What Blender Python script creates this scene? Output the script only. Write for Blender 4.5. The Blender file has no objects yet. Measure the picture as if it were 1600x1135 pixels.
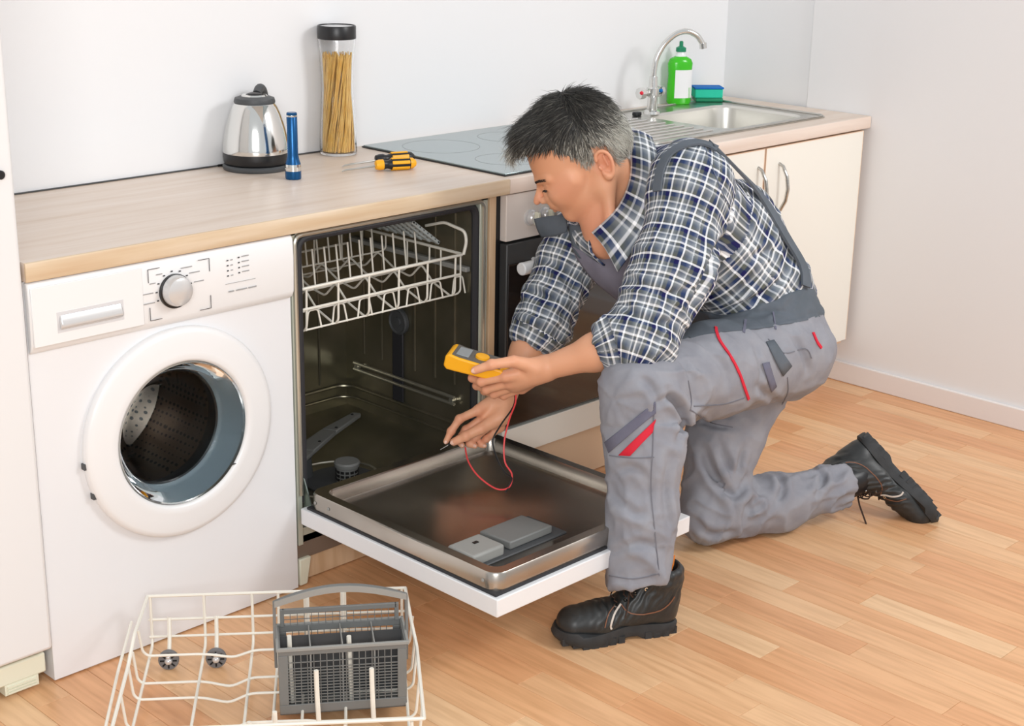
import bpy, bmesh, math, random
import numpy as np
from mathutils import Vector, Matrix
from mathutils.bvhtree import BVHTree
random.seed(7); np.random.seed(7)
S = bpy.context.scene; COL = S.collection
pi = math.pi
# ------------------------------------------------------------------ camera
CX, CY, CZ, YAW, PITCH, ROLL, FPX = -1.2724, -2.4634, 1.52, 0.7964, -0.3098, 0.0183, 2382.77
def cam_axes():
    cy, sy, cp, sp = math.cos(YAW), math.sin(YAW), math.cos(PITCH), math.sin(PITCH)
    f = Vector((sy*cp, cy*cp, sp)); r = Vector((cy, -sy, 0)); u = r.cross(f)
    cr, sr = math.cos(ROLL), math.sin(ROLL)
    return cr*r + sr*u, cr*u - sr*r, f
RX, UX, FX = cam_axes(); CP = Vector((CX, CY, CZ))
cd = bpy.data.cameras.new('camera'); cam = bpy.data.objects.new('camera', cd); COL.objects.link(cam)
M = Matrix((RX, UX, -FX)).transposed().to_4x4(); M.translation = CP; cam.matrix_world = M
cd.sensor_width = 36; cd.lens = FPX/1600*36; cd.clip_start = 0.05; S.camera = cam
def P(px, py, d):
    """point of the room seen at (px,py) of the 1600x1135 photograph, d metres deep"""
    px, py, d = float(px), float(py), float(d)
    return CP + d*(FX + RX*((px-800)/FPX) + UX*((567.5-py)/FPX))
# ------------------------------------------------------------------ light
S.view_settings.view_transform = 'Standard'; S.view_settings.look = 'None'
S.view_settings.exposure = 0.0; S.view_settings.gamma = 1.0; S.view_settings.use_curve_mapping = False
w = bpy.data.worlds.new('room_light'); S.world = w; w.use_nodes = True
w.node_tree.nodes['Background'].inputs[0].default_value = (0.96, 0.98, 1.0, 1)
w.node_tree.nodes['Background'].inputs[1].default_value = 0.70
def area(name, loc, target, size, power, col=(1, 1, 1)):
    l = bpy.data.lights.new(name, 'AREA'); l.shape = 'RECTANGLE'; l.size, l.size_y = size; l.energy = power; l.color = col
    o = bpy.data.objects.new(name, l); COL.objects.link(o); o.location = loc
    o.rotation_euler = (Vector(target)-Vector(loc)).to_track_quat('-Z', 'Y').to_euler(); return o
area('key_softbox', (2.3, -3.0, 2.7), (1.2, 0.2, 0.7), (0.9, 0.9), 46)
area('fill_softbox', (-1.7, -2.9, 1.75), (0.9, 0.1, 0.45), (1.3, 1.0), 58)
# ------------------------------------------------------------------ materials
def lin(c):
    c = [x/255 for x in c]
    return tuple(x/12.92 if x <= .04045 else ((x+.055)/1.055)**2.4 for x in c)+(1,)
def mat(name, col, rough=.5, metal=0, **kw):
    m = bpy.data.materials.new(name); m.use_nodes = True; b = m.node_tree.nodes['Principled BSDF']
    b.inputs['Base Color'].default_value = lin(col); b.inputs['Roughness'].default_value = rough; b.inputs['Metallic'].default_value = metal
    for k, v in kw.items(): b.inputs[k.replace('_', ' ')].default_value = v
    return m
def nd(m, t, **kw):
    n = m.node_tree.nodes.new(t)
    for k, v in kw.items():
        if hasattr(n, k): setattr(n, k, v)
        else: n.inputs[k].default_value = v
    return n
def lk(m, a, ao, b, bi): m.node_tree.links.new(a.outputs[ao], b.inputs[bi])
def bs(m): return m.node_tree.nodes['Principled BSDF']
def ramp(m, stops, interp='LINEAR'):
    r = nd(m, 'ShaderNodeValToRGB'); e = r.color_ramp.elements; r.color_ramp.interpolation = interp
    while len(e) < len(stops): e.new(.5)
    for i, (p_, c) in enumerate(stops): e[i].position = p_; e[i].color = lin(c)
    return r
def noise(m, scale, detail=3, coord='Object', mapscale=(1, 1, 1), rough=.5):
    tc = nd(m, 'ShaderNodeTexCoord'); mp = nd(m, 'ShaderNodeMapping'); mp.inputs['Scale'].default_value = mapscale
    lk(m, tc, coord, mp, 'Vector'); n = nd(m, 'ShaderNodeTexNoise'); n.inputs['Scale'].default_value = scale
    n.inputs['Detail'].default_value = detail; n.inputs['Roughness'].default_value = rough
    lk(m, mp, 0, n, 'Vector'); return n
def bump(m, n, out, strength, dist=.001):
    b = nd(m, 'ShaderNodeBump'); b.inputs['Strength'].default_value = strength; b.inputs['Distance'].default_value = dist
    lk(m, n, out, b, 'Height'); lk(m, b, 0, bs(m), 'Normal'); return b
def noisy(name, a, b, scale, rough=.5, metal=0, mapscale=(1, 1, 1), bmp=0, lo=.35, hi=.65, detail=4, **kw):
    m = mat(name, a, rough, metal, **kw); n = noise(m, scale, detail, mapscale=mapscale); r = ramp(m, [(lo, a), (hi, b)])
    lk(m, n, 0, r, 0); lk(m, r, 0, bs(m), 'Base Color')
    if bmp: bump(m, n, 0, bmp)
    return m
WALL = mat('wall_paint', (236, 236, 237), .85)
BOARD = mat('baseboard_paint', (238, 232, 230), .55)
WHITE = mat('white_enamel', (232, 233, 235), .32)
WHITEP = mat('white_plastic', (236, 236, 236), .3)
FRIDGE = mat('fridge_white', (230, 230, 230), .4)
CREAMY = mat('cream_plastic', (226, 226, 206), .5)
CREAM = mat('cream_door', (243, 241, 232), .4)
PEACH = mat('peach_edge', (236, 208, 182), .5)
BEECH = noisy('beech_panel', (206, 172, 135), (222, 192, 158), 8, .5, mapscale=(6, 6, .6))
DARK = mat('dark_gap', (18, 17, 16), .8)
BLACKP = mat('black_plastic', (26, 26, 28), .35)
GREYP = mat('grey_plastic', (120, 121, 119), .5)
DGREYP = mat('dark_grey_plastic', (72, 74, 76), .5)
LGREYP = mat('light_grey_plastic', (150, 150, 146), .45)
CHROME = mat('chrome', (225, 225, 222), .12, 1)
STEEL = noisy('brushed_steel', (205, 203, 198), (185, 184, 178), 40, .28, 1, mapscale=(1, 1, 12))
TUB = noisy('tub_steel', (134, 130, 112), (158, 150, 132), 7, .32, .85, detail=2)
PANM = noisy('door_pan_steel', (196, 190, 182), (172, 165, 156), 5, .26, 1, detail=2)
RIMM = mat('door_rim_steel', (198, 196, 184), .3, .85)
WIRE = mat('coated_wire', (238, 234, 222), .4)
RUBBER = mat('dark_gasket', (42, 42, 46), .6)
PRINT = mat('panel_print', (70, 70, 72), .6)
PRINTL = mat('panel_print_pale', (168, 168, 168), .6)
SILVER = mat('silver_plastic', (214, 214, 214), .25, .35)
OVENGLASS = mat('oven_glass', (34, 28, 26), .06); bs(OVENGLASS).inputs['IOR'].default_value = 1.7
OVENGREY = mat('oven_door_frame', (62, 62, 62), .35)
OVENPANEL = mat('oven_control_panel', (222, 212, 204), .4)
HOB = mat('hob_glass', (150, 164, 166), .06, 0.7)
BLUEM = mat('blue_anodised', (22, 84, 136), .25, .6)
YELLOW = mat('yellow_plastic', (250, 178, 22), .4)
SCREEN = mat('meter_screen', (150, 156, 158), .2)
GLASS = mat('clear_glass', (255, 255, 255), .02); bs(GLASS).inputs['Transmission Weight'].default_value = 1; bs(GLASS).inputs['IOR'].default_value = 1.3
DGLASS = mat('door_bowl_glass', (225, 238, 240), .02); bs(DGLASS).inputs['Transmission Weight'].default_value = 1; bs(DGLASS).inputs['IOR'].default_value = 1.15
GASKET = mat('blue_grey_gasket', (104, 113, 120), .45)
PASTA = noisy('spaghetti', (250, 212, 130), (242, 194, 104), 30, .5)
GREENL = mat('green_liquid', (70, 215, 30), .2); bs(GREENL).inputs['Transmission Weight'].default_value = .25
GREENC = mat('green_cap', (8, 132, 92), .35)
TEAL = mat('teal_sponge', (40, 200, 165), .8)
BLUES = mat('blue_scourer', (20, 110, 190), .9)
REDM = mat('red_tube', (226, 34, 58), .6)
REDW = mat('red_lead', (232, 72, 74), .4)
# worktop wood
def wood_top(name):
    m = mat(name, (222, 206, 192), .38); n = noise(m, 3.0, 6, mapscale=(.7, 9, 9), rough=.6)
    r = ramp(m, [(.25, (210, 188, 168)), (.5, (222, 205, 190)), (.75, (229, 215, 203))]); lk(m, n, 0, r, 0); lk(m, r, 0, bs(m), 'Base Color'); return m
WOODTOP = wood_top('worktop_laminate')
def edge_wood(name, a, b, c):
    m = mat(name, b, .45); n = noise(m, 4.0, 5, mapscale=(.8, 12, 12)); r = ramp(m, [(.3, a), (.5, b), (.7, c)]); lk(m, n, 0, r, 0); lk(m, r, 0, bs(m), 'Base Color'); return m
EDGEW = edge_wood('worktop_edge', (206, 176, 142), (214, 190, 158), (224, 204, 178))
EDGEP = edge_wood('worktop_edge_pale', (224, 204, 188), (229, 212, 199), (234, 219, 207))
# floor strips : colour by object, grain along y
def floor_mat():
    m = mat('laminate_strip', (226, 176, 130), .3)
    oi = nd(m, 'ShaderNodeObjectInfo'); r = ramp(m, [(0, (222, 164, 118)), (.35, (228, 175, 128)), (.7, (231, 184, 139)), (1, (236, 197, 154))])
    lk(m, oi, 'Random', r, 0)
    tc = nd(m, 'ShaderNodeTexCoord'); ad = nd(m, 'ShaderNodeVectorMath', operation='ADD'); sc = nd(m, 'ShaderNodeVectorMath', operation='SCALE'); sc.inputs['Scale'].default_value = 40
    cx = nd(m, 'ShaderNodeCombineXYZ'); lk(m, oi, 'Random', cx, 0); lk(m, oi, 'Random', cx, 1); lk(m, cx, 0, sc, 0)
    lk(m, tc, 'Object', ad, 0); lk(m, sc, 0, ad, 1)
    mp = nd(m, 'ShaderNodeMapping'); mp.inputs['Scale'].default_value = (22, 1.6, 4); lk(m, ad, 0, mp, 0)
    n = nd(m, 'ShaderNodeTexNoise'); n.inputs['Scale'].default_value = 3; n.inputs['Detail'].default_value = 5; lk(m, mp, 0, n, 'Vector')
    r2 = ramp(m, [(.3, (212, 198, 184)), (.6, (255, 255, 255))]); lk(m, n, 0, r2, 0)
    mx = nd(m, 'ShaderNodeMix', data_type='RGBA', blend_type='MULTIPLY'); mx.inputs[0].default_value = .55
    m.node_tree.links.new(r.outputs[0], mx.inputs[6]); m.node_tree.links.new(r2.outputs[0], mx.inputs[7]); m.node_tree.links.new(mx.outputs[2], bs(m).inputs['Base Color'])
    return m
FLOORM = floor_mat()
FLOORB = mat('floor_joint', (176, 124, 82), .7)
# ------------------------------------------------------------------ mesh helpers
class MB:
    def __init__(s): s.v = []; s.f = []
    def add(s, vs, fs):
        o = len(s.v); s.v += [tuple(v) for v in vs]; s.f += [tuple(i+o for i in f) for f in fs]; return s
    def box(s, a, b, rot=None, piv=None):
        (x0, y0, z0), (x1, y1, z1) = a, b
        vs = [Vector(q) for q in ((x0, y0, z0), (x1, y0, z0), (x1, y1, z0), (x0, y1, z0), (x0, y0, z1), (x1, y0, z1), (x1, y1, z1), (x0, y1, z1))]
        if rot is not None:
            c = Vector(piv) if piv is not None else sum(vs, Vector())/8; vs = [rot @ (q-c)+c for q in vs]
        return s.add(vs, [(0, 3, 2, 1), (4, 5, 6, 7), (0, 1, 5, 4), (1, 2, 6, 5), (2, 3, 7, 6), (3, 0, 4, 7)])
    def obox(s, o, X, Y, Z, a, b):
        """box in the frame o + x X + y Y + z Z"""
        n = len(s.v); s.box(a, b); o = Vector(o)
        s.v[n:] = [tuple(o+X*q[0]+Y*q[1]+Z*q[2]) for q in s.v[n:]]; return s
    def tube(s, pts, r, seg=8, caps=True, closed=False):
        pts = [Vector(q) for q in pts]; n = len(pts)
        rs = r if isinstance(r, (list, tuple)) else [r]*n
        vs = []; prev = None
        for i, q in enumerate(pts):
            if closed: t = pts[(i+1) % n]-pts[i-1]
            else: t = pts[min(i+1, n-1)]-pts[max(i-1, 0)]
            t = t.normalized() if t.length > 1e-9 else Vector((0, 0, 1))
            if prev is None: a = t.orthogonal().normalized()
            else:
                a = prev-t*prev.dot(t); a = a.normalized() if a.length > 1e-6 else t.orthogonal().normalized()
            prev = a; b = t.cross(a)
            for k in range(seg):
                th = 2*pi*k/seg; vs.append(q+(a*math.cos(th)+b*math.sin(th))*rs[i])
        fs = []
        for i in range(n if closed else n-1):
            j = (i+1) % n
            for k in range(seg): l = (k+1) % seg; fs.append((i*seg+k, i*seg+l, j*seg+l, j*seg+k))
        if caps and not closed: fs += [tuple(range(seg))[::-1], tuple((n-1)*seg+k for k in range(seg))]
        return s.add(vs, fs)
    def lathe(s, prof, o, axis=(0, 0, 1), seg=32, capa=False, capb=False):
        """prof = (radius, distance along axis)"""
        ax = Vector(axis).normalized(); a = ax.orthogonal().normalized(); b = ax.cross(a); o = Vector(o); vs = []
        for r, h in prof:
            for k in range(seg): th = 2*pi*k/seg; vs.append(o+ax*h+(a*math.cos(th)+b*math.sin(th))*r)
        fs = []
        for i in range(len(prof)-1):
            for k in range(seg): l = (k+1) % seg; fs.append((i*seg+k, i*seg+l, (i+1)*seg+l, (i+1)*seg+k))
        if capa: fs.append(tuple(range(seg))[::-1])
        if capb: fs.append(tuple((len(prof)-1)*seg+k for k in range(seg)))
        return s.add(vs, fs)
    def prism(s, poly, d):
        """closed polygon (3D points) pushed along d"""
        n = len(poly); d = Vector(d); vs = [Vector(q) for q in poly]+[Vector(q)+d for q in poly]
        return s.add(vs, [tuple(range(n))[::-1], tuple(range(n, 2*n))]+[(i, (i+1) % n, (i+1) % n+n, i+n) for i in range(n)])
    def ball(s, c, r, sub=2, sc=(1, 1, 1), M3=None):
        bm = bmesh.new(); bmesh.ops.create_icosphere(bm, subdivisions=sub, radius=1); c = Vector(c)
        vs = []
        for v in bm.verts:
            q = Vector((v.co.x*sc[0], v.co.y*sc[1], v.co.z*sc[2]))*r
            if M3 is not None: q = M3 @ q
            vs.append(c+q)
        fs = [tuple(v.index for v in f.verts) for f in bm.faces]; bm.free(); return s.add(vs, fs)
    def build(s, name, m, parent=None, smooth=True, bevel=0, seg=2, ang=35, loc=None, **props):
        root = parent
        o3 = Vector((0, 0, 0))
        while root is not None: o3 += root.location; root = root.parent
        if loc is not None: o3 += Vector(loc)
        me = bpy.data.meshes.new(name); me.from_pydata([(a-o3.x, b-o3.y, c-o3.z) for a, b, c in s.v], [], s.f)
        bm = bmesh.new(); bm.from_mesh(me); bmesh.ops.recalc_face_normals(bm, faces=bm.faces); bm.to_mesh(me); bm.free()
        for mm in (m if isinstance(m, (list, tuple)) else [m]): me.materials.append(mm)
        if smooth: me.shade_smooth(); me.set_sharp_from_angle(angle=math.radians(ang))
        me.update(); o = bpy.data.objects.new(name, me); COL.objects.link(o); o.parent = parent
        if loc is not None: o.location = loc
        if bevel:
            bv = o.modifiers.new('bevel', 'BEVEL'); bv.width = bevel; bv.segments = seg; bv.limit_method = 'ANGLE'; bv.angle_limit = math.radians(40); bv.harden_normals = False
        for k, v in props.items(): o[k] = v
        return o
def tag(o, label=None, cat=None, group=None, kind=None):
    if label: o['label'] = label
    if cat: o['category'] = cat
    if group: o['group'] = group
    if kind: o['kind'] = kind
    return o
def thing(name, loc, label, cat, group=None):
    o = bpy.data.objects.new(name, None); o.empty_display_size = .05; COL.objects.link(o); o.location = loc; return tag(o, label, cat, group)
def boxo(name, a, b, m, parent=None, bevel=0, **kw): return MB().box(a, b).build(name, m, parent, bevel=bevel, **kw)
def arc(c, r, a0, a1, n, X, Y):
    c = Vector(c); X = Vector(X); Y = Vector(Y)
    return [c+X*(r*math.cos(a0+(a1-a0)*i/n))+Y*(r*math.sin(a0+(a1-a0)*i/n)) for i in range(n+1)]
def fillet(pts, r, n=4):
    """round the corners of a polyline"""
    pts = [Vector(q) for q in pts]; out = [pts[0]]
    for i in range(1, len(pts)-1):
        a, b, c = pts[i-1], pts[i], pts[i+1]; u = (a-b); v = (c-b); rr = min(r, u.length*.45, v.length*.45)
        p0 = b+u.normalized()*rr; p1 = b+v.normalized()*rr
        for k in range(n+1):
            t = k/n; out.append(p0*(1-t)**2+b*2*t*(1-t)+p1*t*t)
    return out+[pts[-1]]
# ================================================================== ROOM
H = .847; T = .036; D = .564; W = 2.785; YF = .0175
fl = boxo('floor', (-3.2, -4.6, -.06), (5.2, D+.12, -.0045), FLOORB, kind='structure')
# strips of laminate, each its own piece; the rest of the room as one joined piece
def in_view(x, y):
    q = Vector((x, y, 0))-CP; d = q.dot(FX)
    if d < .5: return False
    px = 800+FPX*q.dot(RX)/d; py = 567.5-FPX*q.dot(UX)/d
    return -60 < px < 1660 and 540 < py < 1200
strips = []; rest = []
SWD = .0725; rnd = random.Random(3)
for i in range(-22, 53):
    x0 = i*SWD; y = -3.2-rnd.random()*.5
    while y < .45:
        L = rnd.choice((.34, .42, .5, .58)); y1 = min(y+L, D+.1)
        cand = any(in_view(x0+a*SWD, y+(y1-y)*b) for a in (0, 1) for b in (0, .5, 1)) and y < .12 and x0 < W
        hid = (x0 < 1.2 and x0 > -.7 and y > .06)
        (strips if cand and not hid else rest).append((x0, y, y1-y)); y = y1
strips.sort(key=lambda s: (Vector((s[0], s[1], 0))-CP).length)
if len(strips) > 298: rest += strips[298:]; strips = strips[:298]
cache = {}
for x0, y0, L in strips:
    k = round(L, 3)
    o = None
    if k not in cache:
        me = MB().box((.0004, .0004, -.0045), (SWD-.0004, L-.0004, 0)); o = me.build('floor_strip', FLOORM, fl, smooth=False, bevel=.0004, seg=1, loc=(x0, y0, 0)); cache[k] = o
        o.data.transform(Matrix.Translation((x0, y0, 0)))
    else:
        o = cache[k].copy(); COL.objects.link(o); o.parent = fl; o.location = (x0, y0, 0)
mb = MB()
for x0, y0, L in rest: mb.box((x0+.0004, y0+.0004, -.0045), (x0+SWD-.0004, y0+L-.0004, 0))
mb.build('floor_strip', FLOORM, fl, smooth=False, kind='stuff')
boxo('wall_back', (-1.4, D, 0), (W, D+.1, 3.4), WALL, kind='structure')
boxo('wall_right', (W, -4.2, 0), (W+.1, D+.1, 3.4), WALL, kind='structure')
# shallow casing on the right wall, in front of the corner
boxo('trim_1', (W-.010, -4.2, .050), (W, .2334, 3.4), WALL, kind='structure', bevel=.003)
bbm = MB().box((W-.024, -4.2, 0), (W-.0102, .25, .064)); bb = bbm.build('baseboard_right', BOARD, bevel=.003, kind='structure')
# ================================================================== WORKTOP
def worktop(x0, x1, label, hole=None, edge=None):
    t = thing('worktop', ((x0+x1)/2, D/2, H-T), label, 'worktop')
    m = MB(); z0, z1 = H-T, H-.0006; y0, y1 = .002, D-.001
    if hole is None: m.box((x0, y0, z0), (x1, y1, z1))
    else:
        a, b, c, d = hole; m.box((x0, y0, z0), (a, y1, z1)); m.box((b, y0, z0), (x1, y1, z1)); m.box((a, y0, z0), (b, c, z1)); m.box((a, d, z0), (b, y1, z1))
    m.build('board', WOODTOP if hole is None else WOODTOP, t)
    m = MB(); r = .006
    prof = [(r, z0), (.0, z0), (-.002, z0+.003), (-.002, z1-r), (-.0005, z1-.002), (.003, z1+.0001), (.004, z1+.0001)]
    m.prism([(x0, y, z) for y, z in [(.0019, z0), (-.002, z0), (-.003, z0+.002), (-.003, z1-.004), (-.0018, z1-.001), (.0019, z1)]], (x1-x0, 0, 0))
    m.build('front_edge', edge or EDGEW, t)
    return t
worktop(.0005, 1.2255, 'beige wood-look worktop over the washing machine and dishwasher')
SK = (1.86, 2.62, .09, .49)
worktop(1.2265, W-.012, 'beige wood-look worktop holding the hob and sink', SK, EDGEP)
MB().box((.001, D-.006, H+.0005), (1.225, D-.0005, H+.0025)).build('worktop_seal', DGREYP, label='dark sealing strip along the back of the left worktop', category='seal')
# ================================================================== FRIDGE
fr = thing('refrigerator', (-.3, .28, 0), 'tall white refrigerator at the left edge beside the washing machine', 'refrigerator')
boxo('body', (-.6, .045, .075), (-.008, .54, 1.9), FRIDGE, fr, bevel=.006)
dr = boxo('door', (-.6, .0, .082), (-.0045, .04, 1.9), FRIDGE, fr, bevel=.008, seg=3)
MB().lathe([(.008, 0), (.008, -.010), (.006, -.012), (0, -.012)], (-.034, .0, 1.011), (0, 1, 0), 16).build('lock_cap', BLACKP, fr)
boxo('kick_plate', (-.6, .02, .028), (-.012, .06, .07), CREAMY, fr, bevel=.004)
m = MB().box((-.1, .02, .008), (-.03, .05, .03))
for k in range(3): m.box((-.095, .017, .011+k*.006), (-.035, .0205, .014+k*.006))
m.build('grille', CREAMY, fr)
for x in (-.55, -.06):
    MB().lathe([(.018, 0), (.018, .012), (.01, .012), (.01, .078)], (x, .1, 0), seg=14, capa=True, capb=True).build('foot', DGREYP, fr)
for x in (-.55, -.06):
    MB().lathe([(.018, 0), (.018, .012), (.01, .012), (.01, .078)], (x, .48, 0), seg=14, capa=True, capb=True).build('foot', DGREYP, fr)
# ================================================================== WASHING MACHINE
wm = thing('washing_machine', (.3, .28, 0), 'white front-loading washing machine between refrigerator and open dishwasher', 'washing machine')
C0 = Vector((.312, 0, .446))
# cabinet with a round opening in its front
m = MB(); x0, x1, zb, zt = .002, .598, .004, .808; RO = .158; n = 48
sq = []
for k in range(n):
    th = 2*pi*k/n; c, s = math.cos(th), math.sin(th); t = min(((x1-C0.x) if c > 0 else (C0.x-x0))/max(abs(c), 1e-6), ((.668-C0.z) if s > 0 else (C0.z-zb))/max(abs(s), 1e-6)); sq.append((C0.x+c*t, YF, C0.z+s*t))
# snap the four nearest to corners
for cx_, cz_ in ((x0, zb), (x1, zb), (x0, .668), (x1, .668)):
    k = min(range(n), key=lambda k: (sq[k][0]-cx_)**2+(sq[k][2]-cz_)**2); sq[k] = (cx_, YF, cz_)
ci = [(C0.x+RO*math.cos(2*pi*k/n), YF, C0.z+RO*math.sin(2*pi*k/n)) for k in range(n)]
m.add(sq+ci, [(k, (k+1) % n, n+(k+1) % n, n+k) for k in range(n)])
m.add([(x0, YF, zb), (x0, .54, zb), (x0, .54, .668), (x0, YF, .668), (x1, YF, zb), (x1, .54, zb), (x1, .54, .668), (x1, YF, .668)], [(0, 1, 2, 3), (4, 5, 6, 7), (1, 2, 6, 5), (0, 1, 5, 4)])
m.box((x0, YF, .668), (x1, .54, zt))
m.build('cabinet', WHITE, wm, bevel=.0)
# fascia
MB().prism([(x0+.001, y, z) for y, z in [(YF-.001, .671), (.006, .678), (.001, .690), (-.001, .76), (.001, .800), (.006, .8075), (YF-.001, .8078)]], (x1-x0-.002, 0, 0)).build('control_panel', WHITEP, wm, bevel=.003)
drw = MB().box((x0+.004, -.0035, .687), (.236, -.0005, .799)).build('detergent_drawer', WHITEP, wm, bevel=.002)
m = MB().prism([(.058, y, z) for y, z in [(-.0036, .712), (-.0115, .716), (-.012, .724), (-.0036, .742)]], (.13, 0, 0)); m.build('handle', SILVER, drw, bevel=.003)
boxo('handle_recess', (.054, -.0042, .707), (.192, -.0034, .746), mat('recess_grey', (214, 214, 216), .4), drw)
kb = MB().lathe([(.034, 0), (.034, -.006), (.0325, -.007)], (.306, -.0012, .742), (0, 1, 0), 40, capb=True).build('dial_ring', BLACKP, wm)
MB().lathe([(.031, -.006), (.030, -.016), (.027, -.024), (.020, -.027), (.0, -.0275)], (.306, -.001, .744), (0, 1, 0), 40).build('programme_dial', SILVER, wm)
yp = -.0022
def mark(bx, m_, par, name='panel_marks', **kw):
    q = MB()
    for a in bx: q.box((a[0], yp, a[1]), (a[2], yp+.0012, a[3]))
    return q.build(name, m_, par, smooth=False, **kw)
t_ = .0009
fx0, fx1, fz0, fz1 = .250, .389, .692, .793
mk = []
for (x, sx) in ((fx0, 1), (fx1, -1)):
    for (z, sz) in ((fz0, 1), (fz1, -1)):
        mk.append((min(x, x+sx*.026), z-t_/2, max(x, x+sx*.026), z+t_/2)); mk.append((x-t_/2, min(z, z+sz*.026), x+t_/2, max(z, z+sz*.026)))
for k, a in enumerate((200, 175, 150, 122, 95, 68, 40, 12)):
    x = .306+.0395*math.cos(math.radians(a)); z = .742+.0395*math.sin(math.radians(a)); mk.append((x-.0021, z-.0012, x+.0021, z+.0012))
for i in range(2):
    for j in range(4): x = .432+i*.027; z = .7815-j*.0105-i*.001+(.003 if i else 0); mk.append((x-.0019, z-.0012, x+.0019, z+.0012))
mark(mk, PRINT, wm, kind='stuff')
mk = []
rr = random.Random(2)
for k, a in enumerate((200, 175, 150, 122, 68, 40, 12)):
    c = math.cos(math.radians(a)); x = .306+.047*c; z = .742+.045*math.sin(math.radians(a)); L = rr.uniform(.012, .028)
    xa, xb = (x-L, x) if c < 0 else (x, x+L); xx = xa
    while xx < xb: mk.append((xx, z-.0008, min(xx+.0022, xb), z+.0010)); xx += .0029
for j in range(4):
    for i, L in ((0, .004), (1, .018)):
        x = .439+i*.027; z = .7815-j*.0105+(.003 if i else 0); xx = x
        while xx < x+L: mk.append((xx, z-.0009, xx+.0022, z+.001)); xx += .003
mk += [(.425, .7335, .498, .7341)]
for xa, L in ((.432, .012), (.45, .024), (.48, .02)):
    xx = xa
    while xx < xa+L: mk.append((xx, .716, xx+.0026, .7185)); xx += .0034
mark(mk, PRINTL, wm, kind='stuff')
# porthole door
pd = MB().lathe([(.217, YF), (.2185, .012), (.2178, .004), (.214, -.0005), (.205, -.003), (.185, -.0045), (.168, -.0065), (.156, -.0075), (.151, -.005), (.149, .001), (.1485, YF), (.16, YF)], C0, (0, 1, 0), 96).build('porthole_door', WHITEP, wm, ang=50)
MB().lathe([(.1484, .003), (.147, .008), (.141, .019), (.135, .035), (.129, .050), (.1255, .055), (.121, .057)], C0, (0, 1, 0), 72).build('door_gasket', GASKET, pd)
MB().lathe([(.1484, .002), (.1465, -.004), (.1445, .001), (.1462, .006)], C0, (0, 1, 0), 72).build('glass_rim', CHROME, pd)
MB().lathe([(.1445, .001), (.139, .012), (.132, .030), (.124, .047), (.112, .055), (.09, .058), (.05, .060), (.0005, .061)], C0, (0, 1, 0), 72).build('glass_bowl', DGLASS, pd)
MB().lathe([(.1215, .0575), (.119, .054), (.1165, .057), (.117, .068), (.124, .090)], C0, (0, 1, 0), 64).build('inner_seal', BLACKP, pd)
boxo('latch_plate', (.4205, -.0022, .350), (.4320, -.0055, .3516), PRINT, pd)
for z in (.43, .365):
    xx = C0.x-math.sqrt(.2185**2-(z-C0.z)**2); boxo('hinge_notch', (xx-.003, .004, z-.006), (xx+.006, .0155, z+.006), DGREYP, pd)
# drum with real lifting ribs, perforation as a pattern
DRUM = mat('drum_steel', (120, 108, 100), .3, 1)
tc = nd(DRUM, 'ShaderNodeTexCoord'); vo = nd(DRUM, 'ShaderNodeTexVoronoi', feature='F1'); vo.inputs['Scale'].default_value = 88; vo.inputs['Randomness'].default_value = .12
lk(DRUM, tc, 'Object', vo, 'Vector'); r_ = ramp(DRUM, [(.28, (14, 12, 12)), (.36, (124, 110, 100))]); lk(DRUM, vo, 'Distance', r_, 0); lk(DRUM, r_, 0, bs(DRUM), 'Base Color')
r2_ = ramp(DRUM, [(.28, (0, 0, 0)), (.36, (255, 255, 255))]); lk(DRUM, vo, 'Distance', r2_, 0); lk(DRUM, r2_, 0, bs(DRUM), 'Metallic')
drum = MB().lathe([(.150, .101), (.215, .108), (.222, .125), (.222, .34), (.20, .365), (.13, .372), (.09, .36), (.06, .352), (.0005, .350)], C0, (0, 1, 0), 64).build('drum', DRUM, wm)
for k in range(3):
    a = 2*pi*k/3+.5; c, s = math.cos(a), math.sin(a); X = Vector((c, 0, s)); Y = Vector((-s, 0, c)); m = MB()
    o = C0+X*.221; m.prism([o+Y*.034, o+Y*.02-X*.03, o-X*.05, o-Y*.02-X*.03, o-Y*.034], (0, 0, 0)) if 0 else None
    vs = []
    for yy, sc in ((.125, .6), (.15, 1), (.32, 1), (.335, .7)):
        for u, v in ((.036, 0), (.024, .030), (0, .048), (-.024, .030), (-.036, 0)): vs.append(o+Y*(u*sc)-X*(v*sc)+Vector((0, yy, 0)))
    fs = [(i*5+j, i*5+j+1, (i+1)*5+j+1, (i+1)*5+j) for i in range(3) for j in range(4)]+[(0, 1, 2, 3, 4), (15, 16, 17, 18, 19)]
    m.add(vs, fs).build('drum_rib', DRUM, drum)
for k in range(6):
    a = pi*k/3+.2; c, s = math.cos(a), math.sin(a); X = Vector((c, 0, s)); Y = Vector((-s, 0, c))
    MB().obox(C0, X, Vector((0, 1, 0)), Y, (.03, .343, -.006), (.19, .352, .006)).build('drum_spoke', STEEL, drum)
# ================================================================== DISHWASHER
dw = thing('dishwasher', (.9, .28, 0), 'built-in dishwasher with its stainless steel tub open between washing machine and oven', 'dishwasher')
XL, XR = .606, 1.178; TI0, TI1 = .622, 1.150; ZB, ZT = .165, .797; YB = .515
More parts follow.
